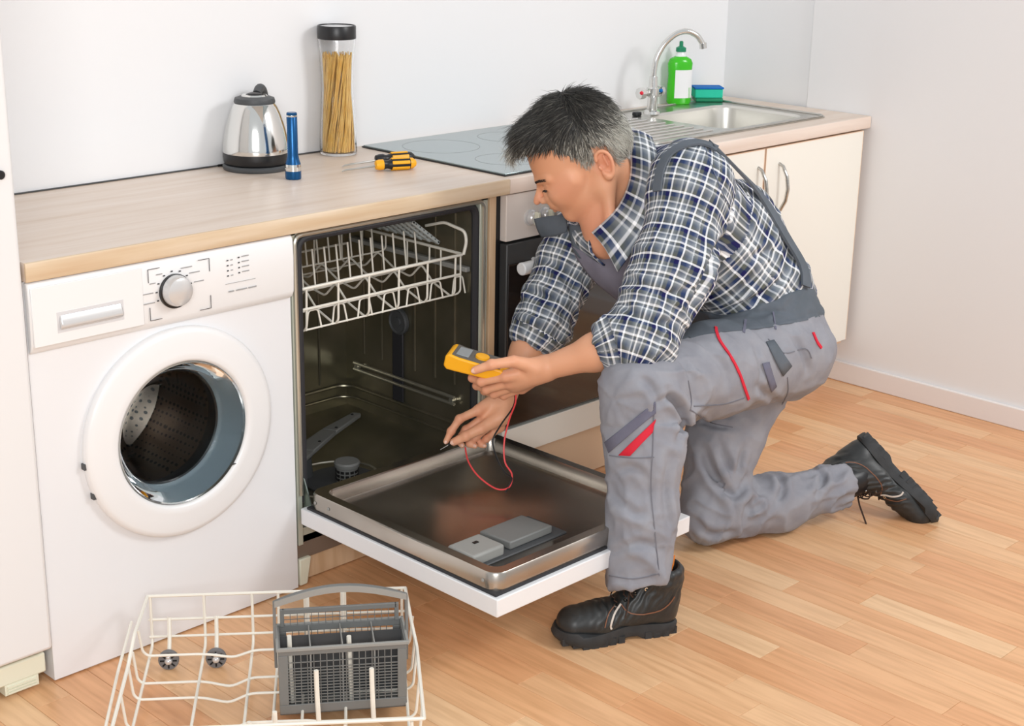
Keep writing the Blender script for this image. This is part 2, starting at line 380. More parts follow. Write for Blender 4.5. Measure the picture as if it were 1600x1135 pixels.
# outer shell
m = MB(); m.box((XL, YF+.004, .10), (TI0-.003, .54, .806)); m.box((TI1+.003, YF+.004, .10), (XR, .54, .806)); m.box((XL, YF+.004, .800), (XR, .54, .806)); m.box((XL, .522, .1), (XR, .54, .806)); m.box((XL, .03, .10), (XR, .54, .135))
m.build('shell', mat('shell_grey', (196, 200, 186), .45, .3), dw, bevel=.0012)
m = MB(); m.box((TI0-.003, YF+.02, ZB-.02), (TI0, YB+.003, ZT)); m.box((TI1, YF+.02, ZB-.02), (TI1+.003, YB+.003, ZT)); m.box((TI0, YB, ZB-.02), (TI1, YB+.003, ZT)); m.box((TI0, YF+.02, ZT), (TI1, YB, ZT+.0025))
m.build('tub', TUB, dw)
# pressed ribs and mouldings of the tub
rb = MB()
for yy in (.10, .17, .245, .37, .44): rb.tube([(TI1-.001, yy, .335), (TI1-.001, yy, .76)], .003, 8)
for xx in (.70, .80, .95, 1.06): rb.tube([(xx, YB-.0005, .25), (xx, YB-.0005, .74)], .003, 8)
rb.tube(fillet([(TI0+.002, YB-.002, .235), (TI1-.03, YB-.002, .235), (TI1-.002, YB-.03, .235), (TI1-.002, YF+.03, .235)], .03), .005, 8)
rb.tube(fillet([(TI0+.002, YB-.002, .205), (TI1-.03, YB-.002, .205), (TI1-.002, YB-.03, .205), (TI1-.002, YF+.03, .205)], .03), .0035, 8)
rb.build('tub_ribs', TUB, dw)
for zz in (.288, .305): MB().tube([(TI1-.011, .09, zz), (TI1-.011, .47, zz)], .0045, 8).build('rack_runner', RIMM, dw)
for yy in (.10, .46): MB().tube([(TI1-.001, yy, .296), (TI1-.014, yy, .296)], .007, 8).build('runner_bracket', RIMM, dw)
boxo('rack_rail', (TI1-.016, YF+.03, .628), (TI1-.001, .48, .640), LGREYP, dw, bevel=.002)
boxo('rack_rail', (TI0+.001, YF+.03, .628), (TI0+.016, .48, .640), LGREYP, dw, bevel=.002)
v = MB().lathe([(.034, 0), (.034, -.008), (.030, -.011), (.026, -.008), (.012, -.008), (.011, -.012), (.0, -.0125)], (TI1-.001, .30, .452), (1, 0, 0), 28).build('vent_cap', DGREYP, dw)
boxo('water_channel', (TI1-.006, .285, .40-.16), (TI1-.0005, .325, .43), RUBBER, dw, bevel=.002)
# floor of the tub falling to the sump
m = MB(); fx, fy = .84, .20; n = 32; ring = []; out = []
for k in range(n):
    th = 2*pi*k/n; c, s = math.cos(th), math.sin(th); ring.append((fx+.12*c, fy+.10*s, .142))
    t = min(((TI1-fx) if c > 0 else (fx-TI0))/max(abs(c), 1e-6), ((YB-fy) if s > 0 else (fy-YF-.005))/max(abs(s), 1e-6)); out.append((fx+c*t, fy+s*t, .178 if s > -.3 else .172))
for cx_, cy_ in ((TI0, YB), (TI1, YB), (TI0, YF+.005), (TI1, YF+.005)):
    k = min(range(n), key=lambda k: (out[k][0]-cx_)**2+(out[k][1]-cy_)**2); out[k] = (cx_, cy_, out[k][2])
m.add(out+ring, [(k, (k+1) % n, n+(k+1) % n, n+k) for k in range(n)]+[tuple(range(n, 2*n))]); m.build('tub_floor', TUB, dw)
MB().tube([(fx+.122*math.cos(2*pi*k/32), fy+.102*math.sin(2*pi*k/32), .143) for k in range(32)], .003, 6, closed=True).build('sump_rim', RIMM, dw)
MB().lathe([(.088, 0), (.088, .004), (.05, .006), (.035, .006)], (fx+.01, fy-.03, .1425), seg=32, capa=True, capb=True).build('filter_plate', DGREYP, dw)
fc = MB().lathe([(.026, 0), (.026, .036), (.030, .038), (.031, .046), (.028, .050), (.0, .050)], (fx+.014, fy-.045, .148), seg=28).build('filter_cup', GREYP, dw)
for k in range(14):
    a = 2*pi*k/14
    for zz in (.156, .166, .176): MB().obox((fx+.014+.0262*math.cos(a), fy-.045+.0262*math.sin(a), zz), Vector((-math.sin(a), math.cos(a), 0)), Vector((math.cos(a), math.sin(a), 0)), Vector((0, 0, 1)), (-.0042, -.001, -.003), (.0042, .001, .003)).build('filter_slot', DARK, fc, smooth=False)
MB().lathe([(.022, 0), (.018, .05), (.024, .06), (.0, .063)], (.80, .25, .142), seg=20).build('spray_hub', DGREYP, dw)
sp = [(.66, .155), (.72, .195), (.80, .25), (.93, .315), (1.06, .365)]
m = MB()
for i in range(len(sp)-1):
    a = Vector((*sp[i], .207)); b = Vector((*sp[i+1], .207)); dd = (b-a).normalized(); s_ = Vector((-dd.y, dd.x, 0))
    w0 = (.014, .020, .026, .020, .012)[i]; w1 = (.014, .020, .026, .020, .012)[i+1]
    vs = [a+s_*w0, a-s_*w0, b-s_*w1, b+s_*w1]; m.add([q+Vector((0, 0, z)) for z in (-.005, .007) for q in vs], [(0, 1, 2, 3), (4, 5, 6, 7), (0, 1, 5, 4), (1, 2, 6, 5), (2, 3, 7, 6), (3, 0, 4, 7)])
m.build('spray_arm', GREYP, dw, bevel=.003)
for i in range(5): a = i/4; MB().lathe([(.004, 0), (.003, .002), (.0, .002)], (.68+.36*a, .17+.19*a, .214), seg=8).build('spray_jet', DARK, dw)
# gasket around the opening, front frame, side panel, kick board
MB().tube(fillet([(TI1-.004, YF+.012, .17), (TI1-.004, YF+.012, ZT-.006), (TI0+.006, YF+.012, ZT-.006), (TI0+.006, YF+.012, .2)], .03, 5), .0095, 10).build('door_seal', RUBBER, dw)
m = MB().tube(fillet([(TI1+.014, YF+.002, .2), (TI1+.014, YF+.002, ZT+.003), (TI0-.008, YF+.002, ZT+.003), (TI0-.008, YF+.002, .22)], .02, 5), .0055, 8); m.build('front_frame', RIMM, dw)
boxo('lower_lip', (TI0, YF-.002, .160), (TI1, YF+.03, .176), TUB, dw, bevel=.002)
boxo('base_plate', (XL, .03, .062), (XR, .05, .118), mat('base_grey_brown', (136, 122, 110), .5, .4), dw, bevel=.001)
MB().prism([(XL+.001, .021, .002), (XL+.022, .021, .002), (XL+.034, .021, .066), (XL+.001, .021, .066)], (0, .012, 0)).build('front_foot', CREAMY, dw, bevel=.003)
boxo('kick_board', (XL+.001, .045, .002), (1.18, .06, .075), BEECH, dw, bevel=.001)
for hx in (TI0+.001, TI1-.003):
    MB().prism([(hx, YF+.006, .175), (hx, YF+.006, .262), (hx, YF-.028, .182)], (.003, 0, 0)).build('hinge_plate', mat('hinge_steel', (136, 148, 142), .35, .8), dw)
# the open door
dz = .157
door = boxo('door', (XL-.002, -.60, dz), (1.197, YF-.008, dz+.038), WHITE, dw, bevel=.002)
PZ = dz+.038; dx0, dx1, dy0, dy1 = .614, 1.168, -.585, -.004; zr = PZ+.042; wl = .026
boxo('seal_strip', (dx0-.003, dy0-.004, PZ), (dx1+.003, dy1, PZ+.005), RUBBER, door)
def rrect(x0, y0, x1, y1, r, z, n=5):
    out = []
    for cx_, cy_, a in ((x1-r, y1-r, 0), (x0+r, y1-r, pi/2), (x0+r, y0+r, pi), (x1-r, y0+r, 3*pi/2)):
        for k in range(n+1): th = a+pi/2*k/n; out.append((cx_+r*math.cos(th), cy_+r*math.sin(th), z))
    return out
loops = [rrect(dx0, dy0, dx1, dy1, .03, PZ+.005), rrect(dx0, dy0, dx1, dy1, .03, zr-.004), rrect(dx0+.003, dy0+.003, dx1-.003, dy1-.003, .028, zr), rrect(dx0+wl-.002, dy0+wl-.002, dx1-wl+.002, dy1-.028, .024, zr), rrect(dx0+wl, dy0+wl, dx1-wl, dy1-.030, .022, zr-.003), rrect(dx0+wl+.004, dy0+wl+.004, dx1-wl-.004, dy1-.034, .02, PZ+.012), rrect(dx0+wl+.01, dy0+wl+.01, dx1-wl-.01, dy1-.04, .016, PZ+.008)]
n = len(loops[0]); vs = sum(loops, []); fs = [(i*n+k, i*n+(k+1) % n, (i+1)*n+(k+1) % n, (i+1)*n+k) for i in range(len(loops)-1) for k in range(n)]
m = MB().add(vs, fs+[tuple((len(loops)-1)*n+k for k in range(n))]); m.build('inner_pan', PANM, door, ang=40)
for x, y in ((dx0-.0005, -.03), (dx0-.0005, -.075), (dx0-.0005, -.55)): MB().lathe([(.004, 0), (.003, -.0015), (0, -.0018)], (x, y, PZ+.022), (1, 0, 0), 12).build('screw', LGREYP, door)
dp = MB().obox((.70, -.405, PZ+.008), Vector((.88, -.47, 0)).normalized() if 0 else Vector((1, 0, 0)), Vector((0, 1, 0)), Vector((0, 0, 1)), (-.045, -.075, 0), (.045, .002, .026)).build('detergent_dispenser', LGREYP, door, bevel=.006, seg=3)
boxo('dispenser_base', (.64, -.49, PZ+.007), (.92, -.375, PZ+.012), DGREYP, door, bevel=.003)
MB().prism([(.765, -.475, PZ+.012), (.765, -.475, PZ+.030), (.765, -.385, PZ+.026), (.765, -.385, PZ+.012)], (.125, 0, 0)).build('dispenser_lid', GREYP, door, bevel=.003)
boxo('lid_button', (.70, -.438, PZ+.034), (.712, -.43, PZ+.0355), BLACKP, door)
m = MB().lathe([(.014, 0), (.014, .004), (.010, .005), (.008, .002), (0, .002)], (.672, -.505+.0, PZ+.008), seg=20); m.build('rinse_aid_cap', SILVER, door)
# side panel and filler between dishwasher and oven
boxo('side_panel', (XR+.006, YF+.002, .002), (1.204, D-.01, .809), BEECH, label='beech side panel between the dishwasher and the oven', category='panel', bevel=.001)
# ================================================================== UPPER RACK
ur = thing('upper_dish_rack', (.89, .28, .56), 'cream wire rack hanging in the upper dishwasher tub with grey cup shelf', 'rack')
x0, x1, y0, y1 = .642, 1.130, .052, .47; r1 = .0030; r2 = .0022
def wires(lst, r, name, par, m_=WIRE, seg=7, **kw):
    q = MB()
    for p_ in lst: q.tube(p_, r, seg)
    return q.build(name, m_, par, **kw)
top = .672; mid = .626; bot = .572
wires([fillet([(x0, y1, top+.0), (x0, y0+.0, top), (x1, y0, top), (x1, y0+.02, top), (x1, y1, top)], .02)], .0036, 'top_rail', ur)
wires([[(x0+.012, y0, mid), (x1-.012, y0, mid)]], .003, 'middle_rail', ur)
wires([[(x0+.01, y1, top), (x1-.01, y1, top)], [(x0+.01, y1, mid), (x1-.01, y1, mid)]], .003, 'back_rail', ur)
wires([fillet([(x1, y0, top), (x1+.006, y0-.004, top+.03), (x1+.004, y0, top+.055), (x1-.006, y0+.06, top+.068), (x1-.01, y0+.12, top+.05)], .012)], .0038, 'side_loop', ur)
for k in range(6):
    x = x0+.025+k*.0875; pts = [(x, y0, top), (x, y0, bot+.03+.0)]
    prof = [(y0, top), (y0+.002, bot+.012), (y0+.015, bot), (.13, bot+.022), (.17, bot+.058), (.21, bot+.02), (.27, bot+.03), (.33, bot+.06), (.38, bot+.015), (y1, bot+.01), (y1, top)]
    wires([fillet([(x, y, z) for y, z in prof], .012)], r2+.0004, 'cradle_wire', ur)
for y, z in ((.062, bot+.004), (.13, bot+.022), (.17, bot+.058), (.25, bot+.027), (.33, bot+.06), (.42, bot+.012)):
    wires([fillet([(x0, y, top), (x0, y, z+.006), (x0+.01, y, z), (x1-.01, y, z), (x1, y, z+.006), (x1, y, top)], .01)], r2, 'cross_wire', ur)
tn = []
for row, (yy, h) in enumerate(((.17, .088), (.33, .088))):
    for k in range(13):
        x = x0+.04+k*.034; wires([[(x, yy, bot+.058), (x-.003, yy+.006, bot+.058+h)]], .0022, 'tine', ur)
for k in range(7):
    x = x0+.03+k*.072; wires([fillet([(x, y0+.01, bot+.002), (x+.008, y0+.012, bot+.045), (x+.034, y0+.012, bot+.045), (x+.042, y0+.01, bot+.002)], .008)], .0021, 'cup_loop', ur)
SHELFG = mat('cup_shelf_grey', (186, 194, 194), .45)
cs = MB(); X = Vector((1, 0, 0)); 
a = math.radians(-38); Yd = Vector((-math.cos(a), 0, -math.sin(a)*-1)); 
o_ = Vector((x1-.012, .12, .690)); A = Vector((-.80, 0, .6)).normalized(); B = Vector((0, 1, 0)); N = A.cross(B)
shelf = MB().obox(o_, A, B, N, (0, 0, -.002), (.008, .31, .004)).obox(o_, A, B, N, (.098, 0, -.002), (.106, .31, .004)).build('cup_shelf', SHELFG, ur, bevel=.001)
for k in range(11): MB().obox(o_, A, B, N, (0, k*.030, -.003), (.106, k*.030+.011, .006)).build('slat', SHELFG, shelf, bevel=.0015)
m = MB()
for k in range(6): m.obox(o_, A, B, N, (.016+k*.015, 0, -.001), (.020+k*.015, .31, .002))
m.build('cross_bars', GREYP, shelf)
# ================================================================== LOWER RACK ON THE FLOOR
V = Vector((-.630, -.777, 0)); U = Vector((.777, -.630, 0)); Z = Vector((0, 0, 1)); O = Vector((.188, -.032, 0))
def rk(u, v, z): return O+U*u+V*v+Z*z
lr = thing('lower_dish_rack', rk(.25, .25, 0), 'cream wire dishwasher rack standing on the floor before the washing machine', 'rack')
Wd = .512; Dp = .50
def rw(paths, r, name, **kw): return wires([fillet([rk(*q) for q in pp], .012, 3) for pp in paths], r, name, lr, **kw)
# the end wall (towards the machine)
rw([[(0, 0, .140), (Wd, 0, .140)]], .0032, 'top_rail'); rw([[(0, 0, .088), (Wd, 0, .088)]], .0027, 'middle_rail'); rw([[(0, .004, .052), (Wd, .004, .052)]], .0027, 'lower_rail')
rw([[(0, 0, .140), (-.006, .16, .140), (-.012, .22, .105), (-.012, .48, .105)]], .0036, 'side_rail'); rw([[(Wd, 0, .140), (Wd+.006, .16, .140), (Wd+.012, .22, .125), (Wd+.012, .48, .125)]], .0036, 'side_rail')
rw([[(-.03, .03, .10), (-.034, .20, .085), (-.03, .48, .075)]], .003, 'side_rail'); rw([[(Wd+.012, .48, .125), (0, .48, .125)]], .0034, 'front_rail')
for u in (.005, .110, .205, .257, .31, .39, .505):
    rw([[(u, 0, .140), (u, .002, .046), (u, .012, .034), (u-.002, .48, .030), (u-.002, .48, .12)]], .0030, 'long_wire')
for v, z in ((.068, .044), (.155, .032), (.215, .032), (.32, .032), (.42, .032)):
    k = .014 if v > .1 else .010
    rw([[(-.012, v, .10), (-.006, v, z+.01), (.004, v, z), (.105, v, z), (.125, v, z-.002), (.17, v, z-k), (.21, v, z+.004), (.32, v, z+.004), (.34, v, z), (Wd-.004, v, z), (Wd+.006, v, z+.01), (Wd+.012, v, .11)]], .0027, 'cross_wire')
for u, v, h in ((.275, .01, .165), (.32, .0, .165), (.405, .0, .165), (.29, .25, .17), (.40, .25, .165), (.267, .40, .10), (.340, .33, .14), (.440, .33, .14), (.22, .38, .07)):
    if v > .1: rw([[(u, v, .034), (u-.002, v-.004, h*.62), (u-.003, v-.006, h)]], .0045, 'tine')
for u, h in ((.315, .13), (.385, .14)): rw([[(u, .015, .04), (u, .008, h)]], .0042, 'tine')
for u in (.040, .133):
    rw([[(u, .0, .092), (u, .012, .050), (u, .034, .022)]], .0042, 'wheel_bracket')
    wh = MB().lathe([(.006, -.006), (.0195, -.006), (.0205, -.003), (.0205, .003), (.0195, .006), (.006, .006), (.006, -.006)], rk(u, .042, .0205), V, 28).build('wheel', mat('wheel_grey', (112, 112, 114), .5), lr)
    q = MB()
    for k in range(8):
        a = 2*pi*k/8; d_ = U*math.cos(a)+Z*math.sin(a); e_ = U*-math.sin(a)+Z*math.cos(a); q.obox(rk(u, .0482, .0205)+d_*.0125, d_, e_, V, (-.004, -.0016, -.0006), (.004, .0016, .0008))
    q.build('wheel_spokes', DARK, wh)
    MB().ball(rk(u, .050, .0205), .0075, 2).ball(rk(u, .050, .030), .005, 2).build('hub_cap', SILVER, wh)
for u in (.03, .45):
    MB().lathe([(.0, -.006), (.0195, -.006), (.0205, 0), (.0195, .006), (0, .006)], rk(u, .44, .0205), U, 24).build('wheel', GREYP, lr)
# cutlery basket, hanging in the rack
bo = rk(.262, .185, .026); cb = thing('cutlery_basket', bo, 'grey plastic cutlery basket with arched handle standing in the floor rack', 'basket')
BU = (U*.998-V*.06).normalized(); BV = (V*.998+U*.06).normalized()
def bk(u, v, z): return bo+BU*u+BV*v+Z*z
BW, BD, BH = .236, .098, .136
def bar(q, a, b, t=.004): 
    q.obox(bo, BU, BV, Z, a, b); return q
q = MB(); fr_ = .017
# frames of the four walls
for v in (0, BD-.004):
    for a, b in (((0, v, 0), (BW, v+.004, .020)), ((0, v, BH-.014), (BW, v+.004, BH)), ((0, v, .02), (fr_, v+.004, BH-.014)), ((BW-fr_, v, .02), (BW, v+.004, BH-.014))): bar(q, a, b)
for u in (0, BW-.004):
    bar(q, (u, .004, 0), (u+.004, BD-.004, BH))
bar(q, (0, 0, 0), (BW, BD, .004)); q.build('basket_frame', GREYP, cb, bevel=.001)
q = MB()
for v in (0, BD-.003):
    for k in range(1, 17): u = fr_+k*(BW-2*fr_)/17; bar(q, (u-.0007, v+.0006, .02), (u+.0007, v+.0022, BH-.012))
    for k in range(1, 13): z = .02+k*.0062; bar(q, (fr_, v+.0006, z-.0007), (BW-fr_, v+.0022, z+.0007))
    bar(q, (fr_, v+.0006, BH-.030), (BW-fr_, v+.0022, BH-.0285))
q.build('mesh_wall', GREYP, cb, smooth=False, kind='stuff')
q = MB(); bar(q, (-.003, -.003, BH-.004), (BW+.003, .002, BH+.002)); bar(q, (-.003, BD-.002, BH-.004), (BW+.003, BD+.004, BH+.003)); bar(q, (-.004, -.003, BH-.004), (.001, BD+.003, BH+.002)); bar(q, (BW-.001, -.003, BH-.004), (BW+.004, BD+.003, BH+.002)); q.build('rim', LGREYP, cb, bevel=.001)
q = MB()
for k in (1, 2, 3): q = MB(); u = BW*k/4; bar(q, (u-.0012, .004, .004), (u+.0012, BD-.004, BH-.002)); q.build('divider', LGREYP, cb)
q = MB(); bar(q, (.004, BD/2-.0012-.01, .004), (BW-.004, BD/2+.0012-.01, BH-.004)); q.build('divider', DGREYP, cb)
# raised rear guard
q = MB(); bar(q, (.010, .004, BH+.026), (BW-.010, .010, BH+.036)); bar(q, (.006, .004, BH), (.014, .010, BH+.036)); bar(q, (BW-.014, .004, BH), (BW-.006, .010, BH+.036)); q.build('rear_guard', GREYP, cb, bevel=.001)
q = MB()
for k in range(1, 16): u = .012+k*(BW-.024)/16; bar(q, (u-.0006, .006, BH), (u+.0006, .0075, BH+.028))
bar(q, (.012, .006, BH+.013), (BW-.012, .0075, BH+.0142)); q.build('guard_mesh', GREYP, cb, smooth=False, kind='stuff')
# handle
hp = []; hz = .150
for k in range(17):
    t = k/16; u = -.004+(BW+.008)*t; z = BH+.072+.024*math.sin(pi*t)
    hp.append((u, z))
q = MB(); vs = []
full = [(-.004, BH-.06), (-.005, BH+.0)]+hp+[(BW+.005, BH+.0), (BW+.004, BH-.06)]
nn = len(full); cen = []
for i, (u, z) in enumerate(full):
    a = full[max(i-1, 0)]; b = full[min(i+1, nn-1)]; t = Vector((b[0]-a[0], b[1]-a[1])).normalized(); nx, nz = -t.y, t.x; wv = .009 if 3 < i < nn-4 else .007; tk = .0028
    for su, sv in ((1, -1), (1, 1), (-1, 1), (-1, -1)): vs.append(bk(u+nx*tk*su, BD/2+wv*sv, z+nz*tk*su))
q.add(vs, [(i*4+k, i*4+(k+1) % 4, (i+1)*4+(k+1) % 4, (i+1)*4+k) for i in range(nn-1) for k in range(4)]+[(0, 1, 2, 3), tuple((nn-1)*4+k for k in range(4))])
q.build('handle', GREYP, cb, bevel=.0008)
q = MB()
vs = []
for i, (u, z) in enumerate(hp):
    for su, sv in ((1, -1), (1, 1), (-1, 1), (-1, -1)): vs.append(bk(u, BD/2+(.011 if sv > 0 else .0085)*1.0*sv if 0 else BD/2+.0095+.0012*sv, z+.006*su))
q.add(vs, [(i*4+k, i*4+(k+1) % 4, (i+1)*4+(k+1) % 4, (i+1)*4+k) for i in range(16) for k in range(4)]+[(0, 1, 2, 3), (64, 65, 66, 67)]); q.build('handle_rib', LGREYP, cb)
# ================================================================== OVEN
ov = thing('oven', (1.49, .28, 0), 'built-in oven with beige control panel and black glass door behind the repairman', 'oven')
ox0, ox1 = 1.226, 1.752
boxo('housing', (ox0-.012, .03, .15), (ox1+.012, .55, .808), BLACKP, ov)
boxo('control_panel', (ox0, .008, .694), (ox1, .03, .806), OVENPANEL, ov, bevel=.002)
od = boxo('oven_door', (ox0, .004, .226), (ox1, .03, .688), OVENGREY, ov, bevel=.003)
boxo('glass_pane', (ox0+.004, .001, .23), (ox1-.004, .0042, .64), OVENGLASS, od, bevel=.001)
MB().tube([(ox0+.003, -.040, .637), (ox1-.032, -.040, .637)], .0155, 24).build('handle', WHITEP, od, bevel=.003)
for x in (ox0+.09, ox1-.09): MB().tube([(x, .004, .637), (x, -.036, .637)], .008, 12).build('handle_post', WHITEP, od)
for x in (1.305, 1.352, 1.40, 1.575, 1.622, 1.669):
    k_ = MB().lathe([(.0195, 0), (.0195, -.006), (.016, -.008), (.0155, -.018), (.013, -.021), (0, -.0215)], (x, .008, .743), (0, 1, 0), 28).build('control_knob', SILVER, ov)
    MB().box((x-.004, -.026, .727), (x+.004, -.010, .759)).build('knob_grip', CREAMY, k_, bevel=.002)
MB().box((1.352-.002, .0065, .772), (1.352+.002, .008, .776)).build('panel_mark', PRINT, ov)
boxo('drawer_front', (ox0-.006, .004, .146), (ox1+.004, .022, .219), CREAM, ov, bevel=.0015)
boxo('kick_board', (1.206, .045, .002), (1.765, .06, .144), mat('pale_kick', (232, 206, 176), .5), label='pale beech kick board under the oven', category='kick board')
# ================================================================== SINK CABINET
sc = thing('sink_cabinet', (2.25, .28, 0), 'cream two-door kitchen base cabinet under the sink', 'cabinet')
m = MB(); m.box((1.768, .022, .13), (1.784, .55, .809)); m.box((2.735, .022, .13), (2.752, .55, .809)); m.box((1.784, .022, .13), (2.735, .55, .146)); m.box((1.784, .54, .13), (2.735, .55, .809)); m.box((2.24, .022, .146), (2.256, .06, .809))
m.build('carcass', PEACH, sc, bevel=.001)
def cab_door(x0, x1, hx):
    d_ = boxo('door', (x0, .004, .146), (x1, .021, .803), CREAM, sc, bevel=.001)
    m = MB(); e = .0012
    for a, b in (((x0-e, .0035, .146), (x0+.001, .0215, .803)), ((x1-.001, .0035, .146), (x1+e, .0215, .803)), ((x0, .0035, .8025), (x1, .0215, .8045))): m.box(a, b)
    m.build('edging', PEACH, d_)
    m = MB().tube([(hx, .004, .615), (hx, -.010, .622), (hx+.002, -.024, .65), (hx+.003, -.029, .685), (hx+.002, -.024, .72), (hx, -.010, .748), (hx, .004, .755)], [.004, .005, .0052, .0055, .0052, .005, .004], 10); m.build('handle', STEEL, d_)
cab_door(1.772, 2.244, 2.217); cab_door(2.253, 2.748, 2.318)
boxo('kick_board', (1.768, .10, .002), (2.758, .115, .128), CREAM, sc)
boxo('filler_strip', (2.7535, .006, .002), (2.7605, .03, .809), WHITE, sc) if 0 else None
# hob
hb = thing('hob', (1.5, .3, H), 'flat ceramic glass hob set into the worktop behind the repairman', 'hob')
boxo('frame', (1.236, .024, H), (1.79, .545, H+.003), BLACKP, hb, bevel=.001)
boxo('glass_plate', (1.239, .027, H+.0025), (1.787, .542, H+.006), HOB, hb, bevel=.0012)
m = MB()
for cx_, cy_, r in ((1.38, .16, .08), (1.62, .16, .1), (1.38, .40, .1), (1.62, .40, .08)): m.lathe([(r, 0), (r, .0002), (r-.0015, .0002), (r-.0015, 0)], (cx_, cy_, H+.006), seg=48)
m.build('zone_ring', mat('zone_print', (120, 126, 128), .3), hb)
# sink
sk = thing('kitchen_sink', (2.24, .29, H), 'stainless steel inset sink with grooved drainer at the right end of the worktop', 'sink')
a, b, c, d = SK; bx0, bx1, by0, by1 = 2.20, 2.60, .105, .425
n5 = 6
outer = rrect(a-.03, c-.022, b+.03, d+.025, .03, H+.003, n5)
def ring_between(L1, L2):
    n = len(L1); return L1+L2, [(k, (k+1) % n, n+(k+1) % n, n+k) for k in range(n)]
sinkbowl = [rrect(bx0, by0, bx1, by1, .06, H+.003, n5), rrect(bx0+.006, by0+.006, bx1-.006, by1-.006, .055, H-.004, n5), rrect(bx0+.02, by0+.02, bx1-.02, by1-.02, .05, H-.15, n5), rrect(bx0+.05, by0+.05, bx1-.05, by1-.05, .04, H-.158, n5)]
m = MB(); n = len(outer)
m.add(outer+sinkbowl[0], [(k, (k+1) % n, n+(k+1) % n, n+k) for k in range(n)])
lo = rrect(a-.03, c-.022, b+.03, d+.025, .03, H+.0, n5); m.add(lo+outer, [(k, (k+1) % n, n+(k+1) % n, n+k) for k in range(n)])
m.build('rim', STEEL, sk, ang=30)
m = MB(); vs = sum(sinkbowl, []); m.add(vs, [(i*n+k, i*n+(k+1) % n, (i+1)*n+(k+1) % n, (i+1)*n+k) for i in range(3) for k in range(n)]+[tuple(3*n+k for k in range(n))]); m.build('bowl', mat('bowl_steel', (222, 220, 214), .35, .9), sk)
MB().tube([rrect(a-.024, c-.016, b+.024, d+.019, .028, H+.0045, n5)[k] for k in range(n)], .0035, 6, closed=True).build('raised_edge', STEEL, sk)
for k in range(9): MB().tube([(1.87, .12+k*.034, H+.0035), (2.15, .12+k*.034, H+.0035)], .0035, 6).build('drainer_ridge', CHROME, sk)
MB().lathe([(.03, 0), (.03, .003), (.0, .004)], (2.4, .27, H-.158), seg=20).build('drain', CHROME, sk)
# tap
tp = thing('tap', (2.255, .462, H+.003), 'chrome mixer tap with a tall arched spout and red-dotted handles at the sink', 'tap')
bx, by, bz = 2.268, .436, H+.003
MB().lathe([(.026, 0), (.024, .008), (.016, .012), (.015, .05), (.019, .055), (.019, .075), (.014, .08), (.012, .11), (0, .112)], (bx, by, bz), seg=24, capa=True).build('body', CHROME, tp)
TX = Vector((.80, -.55, 0)).normalized()
sp = [Vector((bx, by, bz+.08))]+[Vector((bx, by, bz+z_))+TX*r_ for r_, z_ in ((0, .125), (.006, .165), (.030, .208), (.064, .236), (.098, .243), (.130, .228), (.146, .203))]
MB().tube(fillet(sp, .03, 4), .0085, 12).build('spout', CHROME, tp)
e = sp[-1]; MB().tube([e+Vector((0, 0, .004)), e+TX*.003+Vector((0, 0, -.012))], .011, 14).build('aerator', CHROME, tp)
for sx, cm in ((-1, REDM), (1, BLUES)):
    hd = TX*sx if 0 else Vector((.7*sx, .15, 0)).normalized()
    c_ = Vector((bx, by, bz+.062)); h_ = MB().tube([c_+hd*.012, c_+hd*.034], .009, 12).tube([c_+hd*.034, c_+hd*.052], .017, 8).build('tap_handle', CHROME, tp)
    MB().ball(c_+hd*.046+Vector((-.6, -.75, .2)).normalized()*.0165, .0065, 1).build('dot', cm, h_)
MB().box((bx-.085, by-.012, bz), (bx-.06, by+.006, bz+.012)).build('plug', BLACKP, label='small black sink plug lying beside the tap', category='plug', bevel=.003)
# ================================================================== SMALL THINGS ON THE WORKTOP
# washing-up liquid
bq = Vector((2.492, .515, H+.0035)); bt = thing('soap_bottle', bq, 'green washing-up liquid bottle with white label and dark green cap behind the sink', 'bottle')
BA = Vector((.82, -.57, 0)).normalized(); BB = Vector((.57, .82, 0)).normalized()
def oval(w_, t_, z, n=28): return [bq+BA*(w_*math.copysign(abs(math.cos(2*pi*k/n))**.8, math.cos(2*pi*k/n)))+BB*(t_*math.copysign(abs(math.sin(2*pi*k/n))**.9, math.sin(2*pi*k/n)))+Z*z for k in range(n)]
def loft(m, Ls, ca=True, cb_=True):
    n = len(Ls[0]); m.add(sum([list(l) for l in Ls], []), [(i*n+k, i*n+(k+1) % n, (i+1)*n+(k+1) % n, (i+1)*n+k) for i in range(len(Ls)-1) for k in range(n)]+([tuple(range(n))[::-1]] if ca else [])+([tuple((len(Ls)-1)*n+k for k in range(n))] if cb_ else [])); return m
loft(MB(), [oval(.034, .020, 0), oval(.038, .023, .006), oval(.038, .023, .05), oval(.036, .022, .09), oval(.039, .023, .125), oval(.033, .021, .138), oval(.018, .014, .146)]).build('bottle_body', GREENL, bt)
loft(MB(), [oval(.0175, .0138, .1455), oval(.013, .012, .158), oval(.012, .011, .160)]).build('neck', mat('clear_neck', (235, 240, 238), .2), bt)
loft(MB(), [oval(.0155, .014, .160), oval(.0155, .014, .172), oval(.006, .006, .177), oval(.006, .006, .190), oval(.004, .004, .192)]).build('cap', GREENC, bt, ang=25)
L1 = []
for z in (.020, .106):
    L1.append([bq+BA*(.0395*math.sin(a_))-BB*(.0245*math.cos(a_))+Z*z for a_ in np.linspace(-.55, 1.35, 12)])
MB().add(L1[0]+L1[1], [(k, k+1, 12+k+1, 12+k) for k in range(11)]).build('label_sticker', mat('white_label', (244, 244, 244), .5), bt)
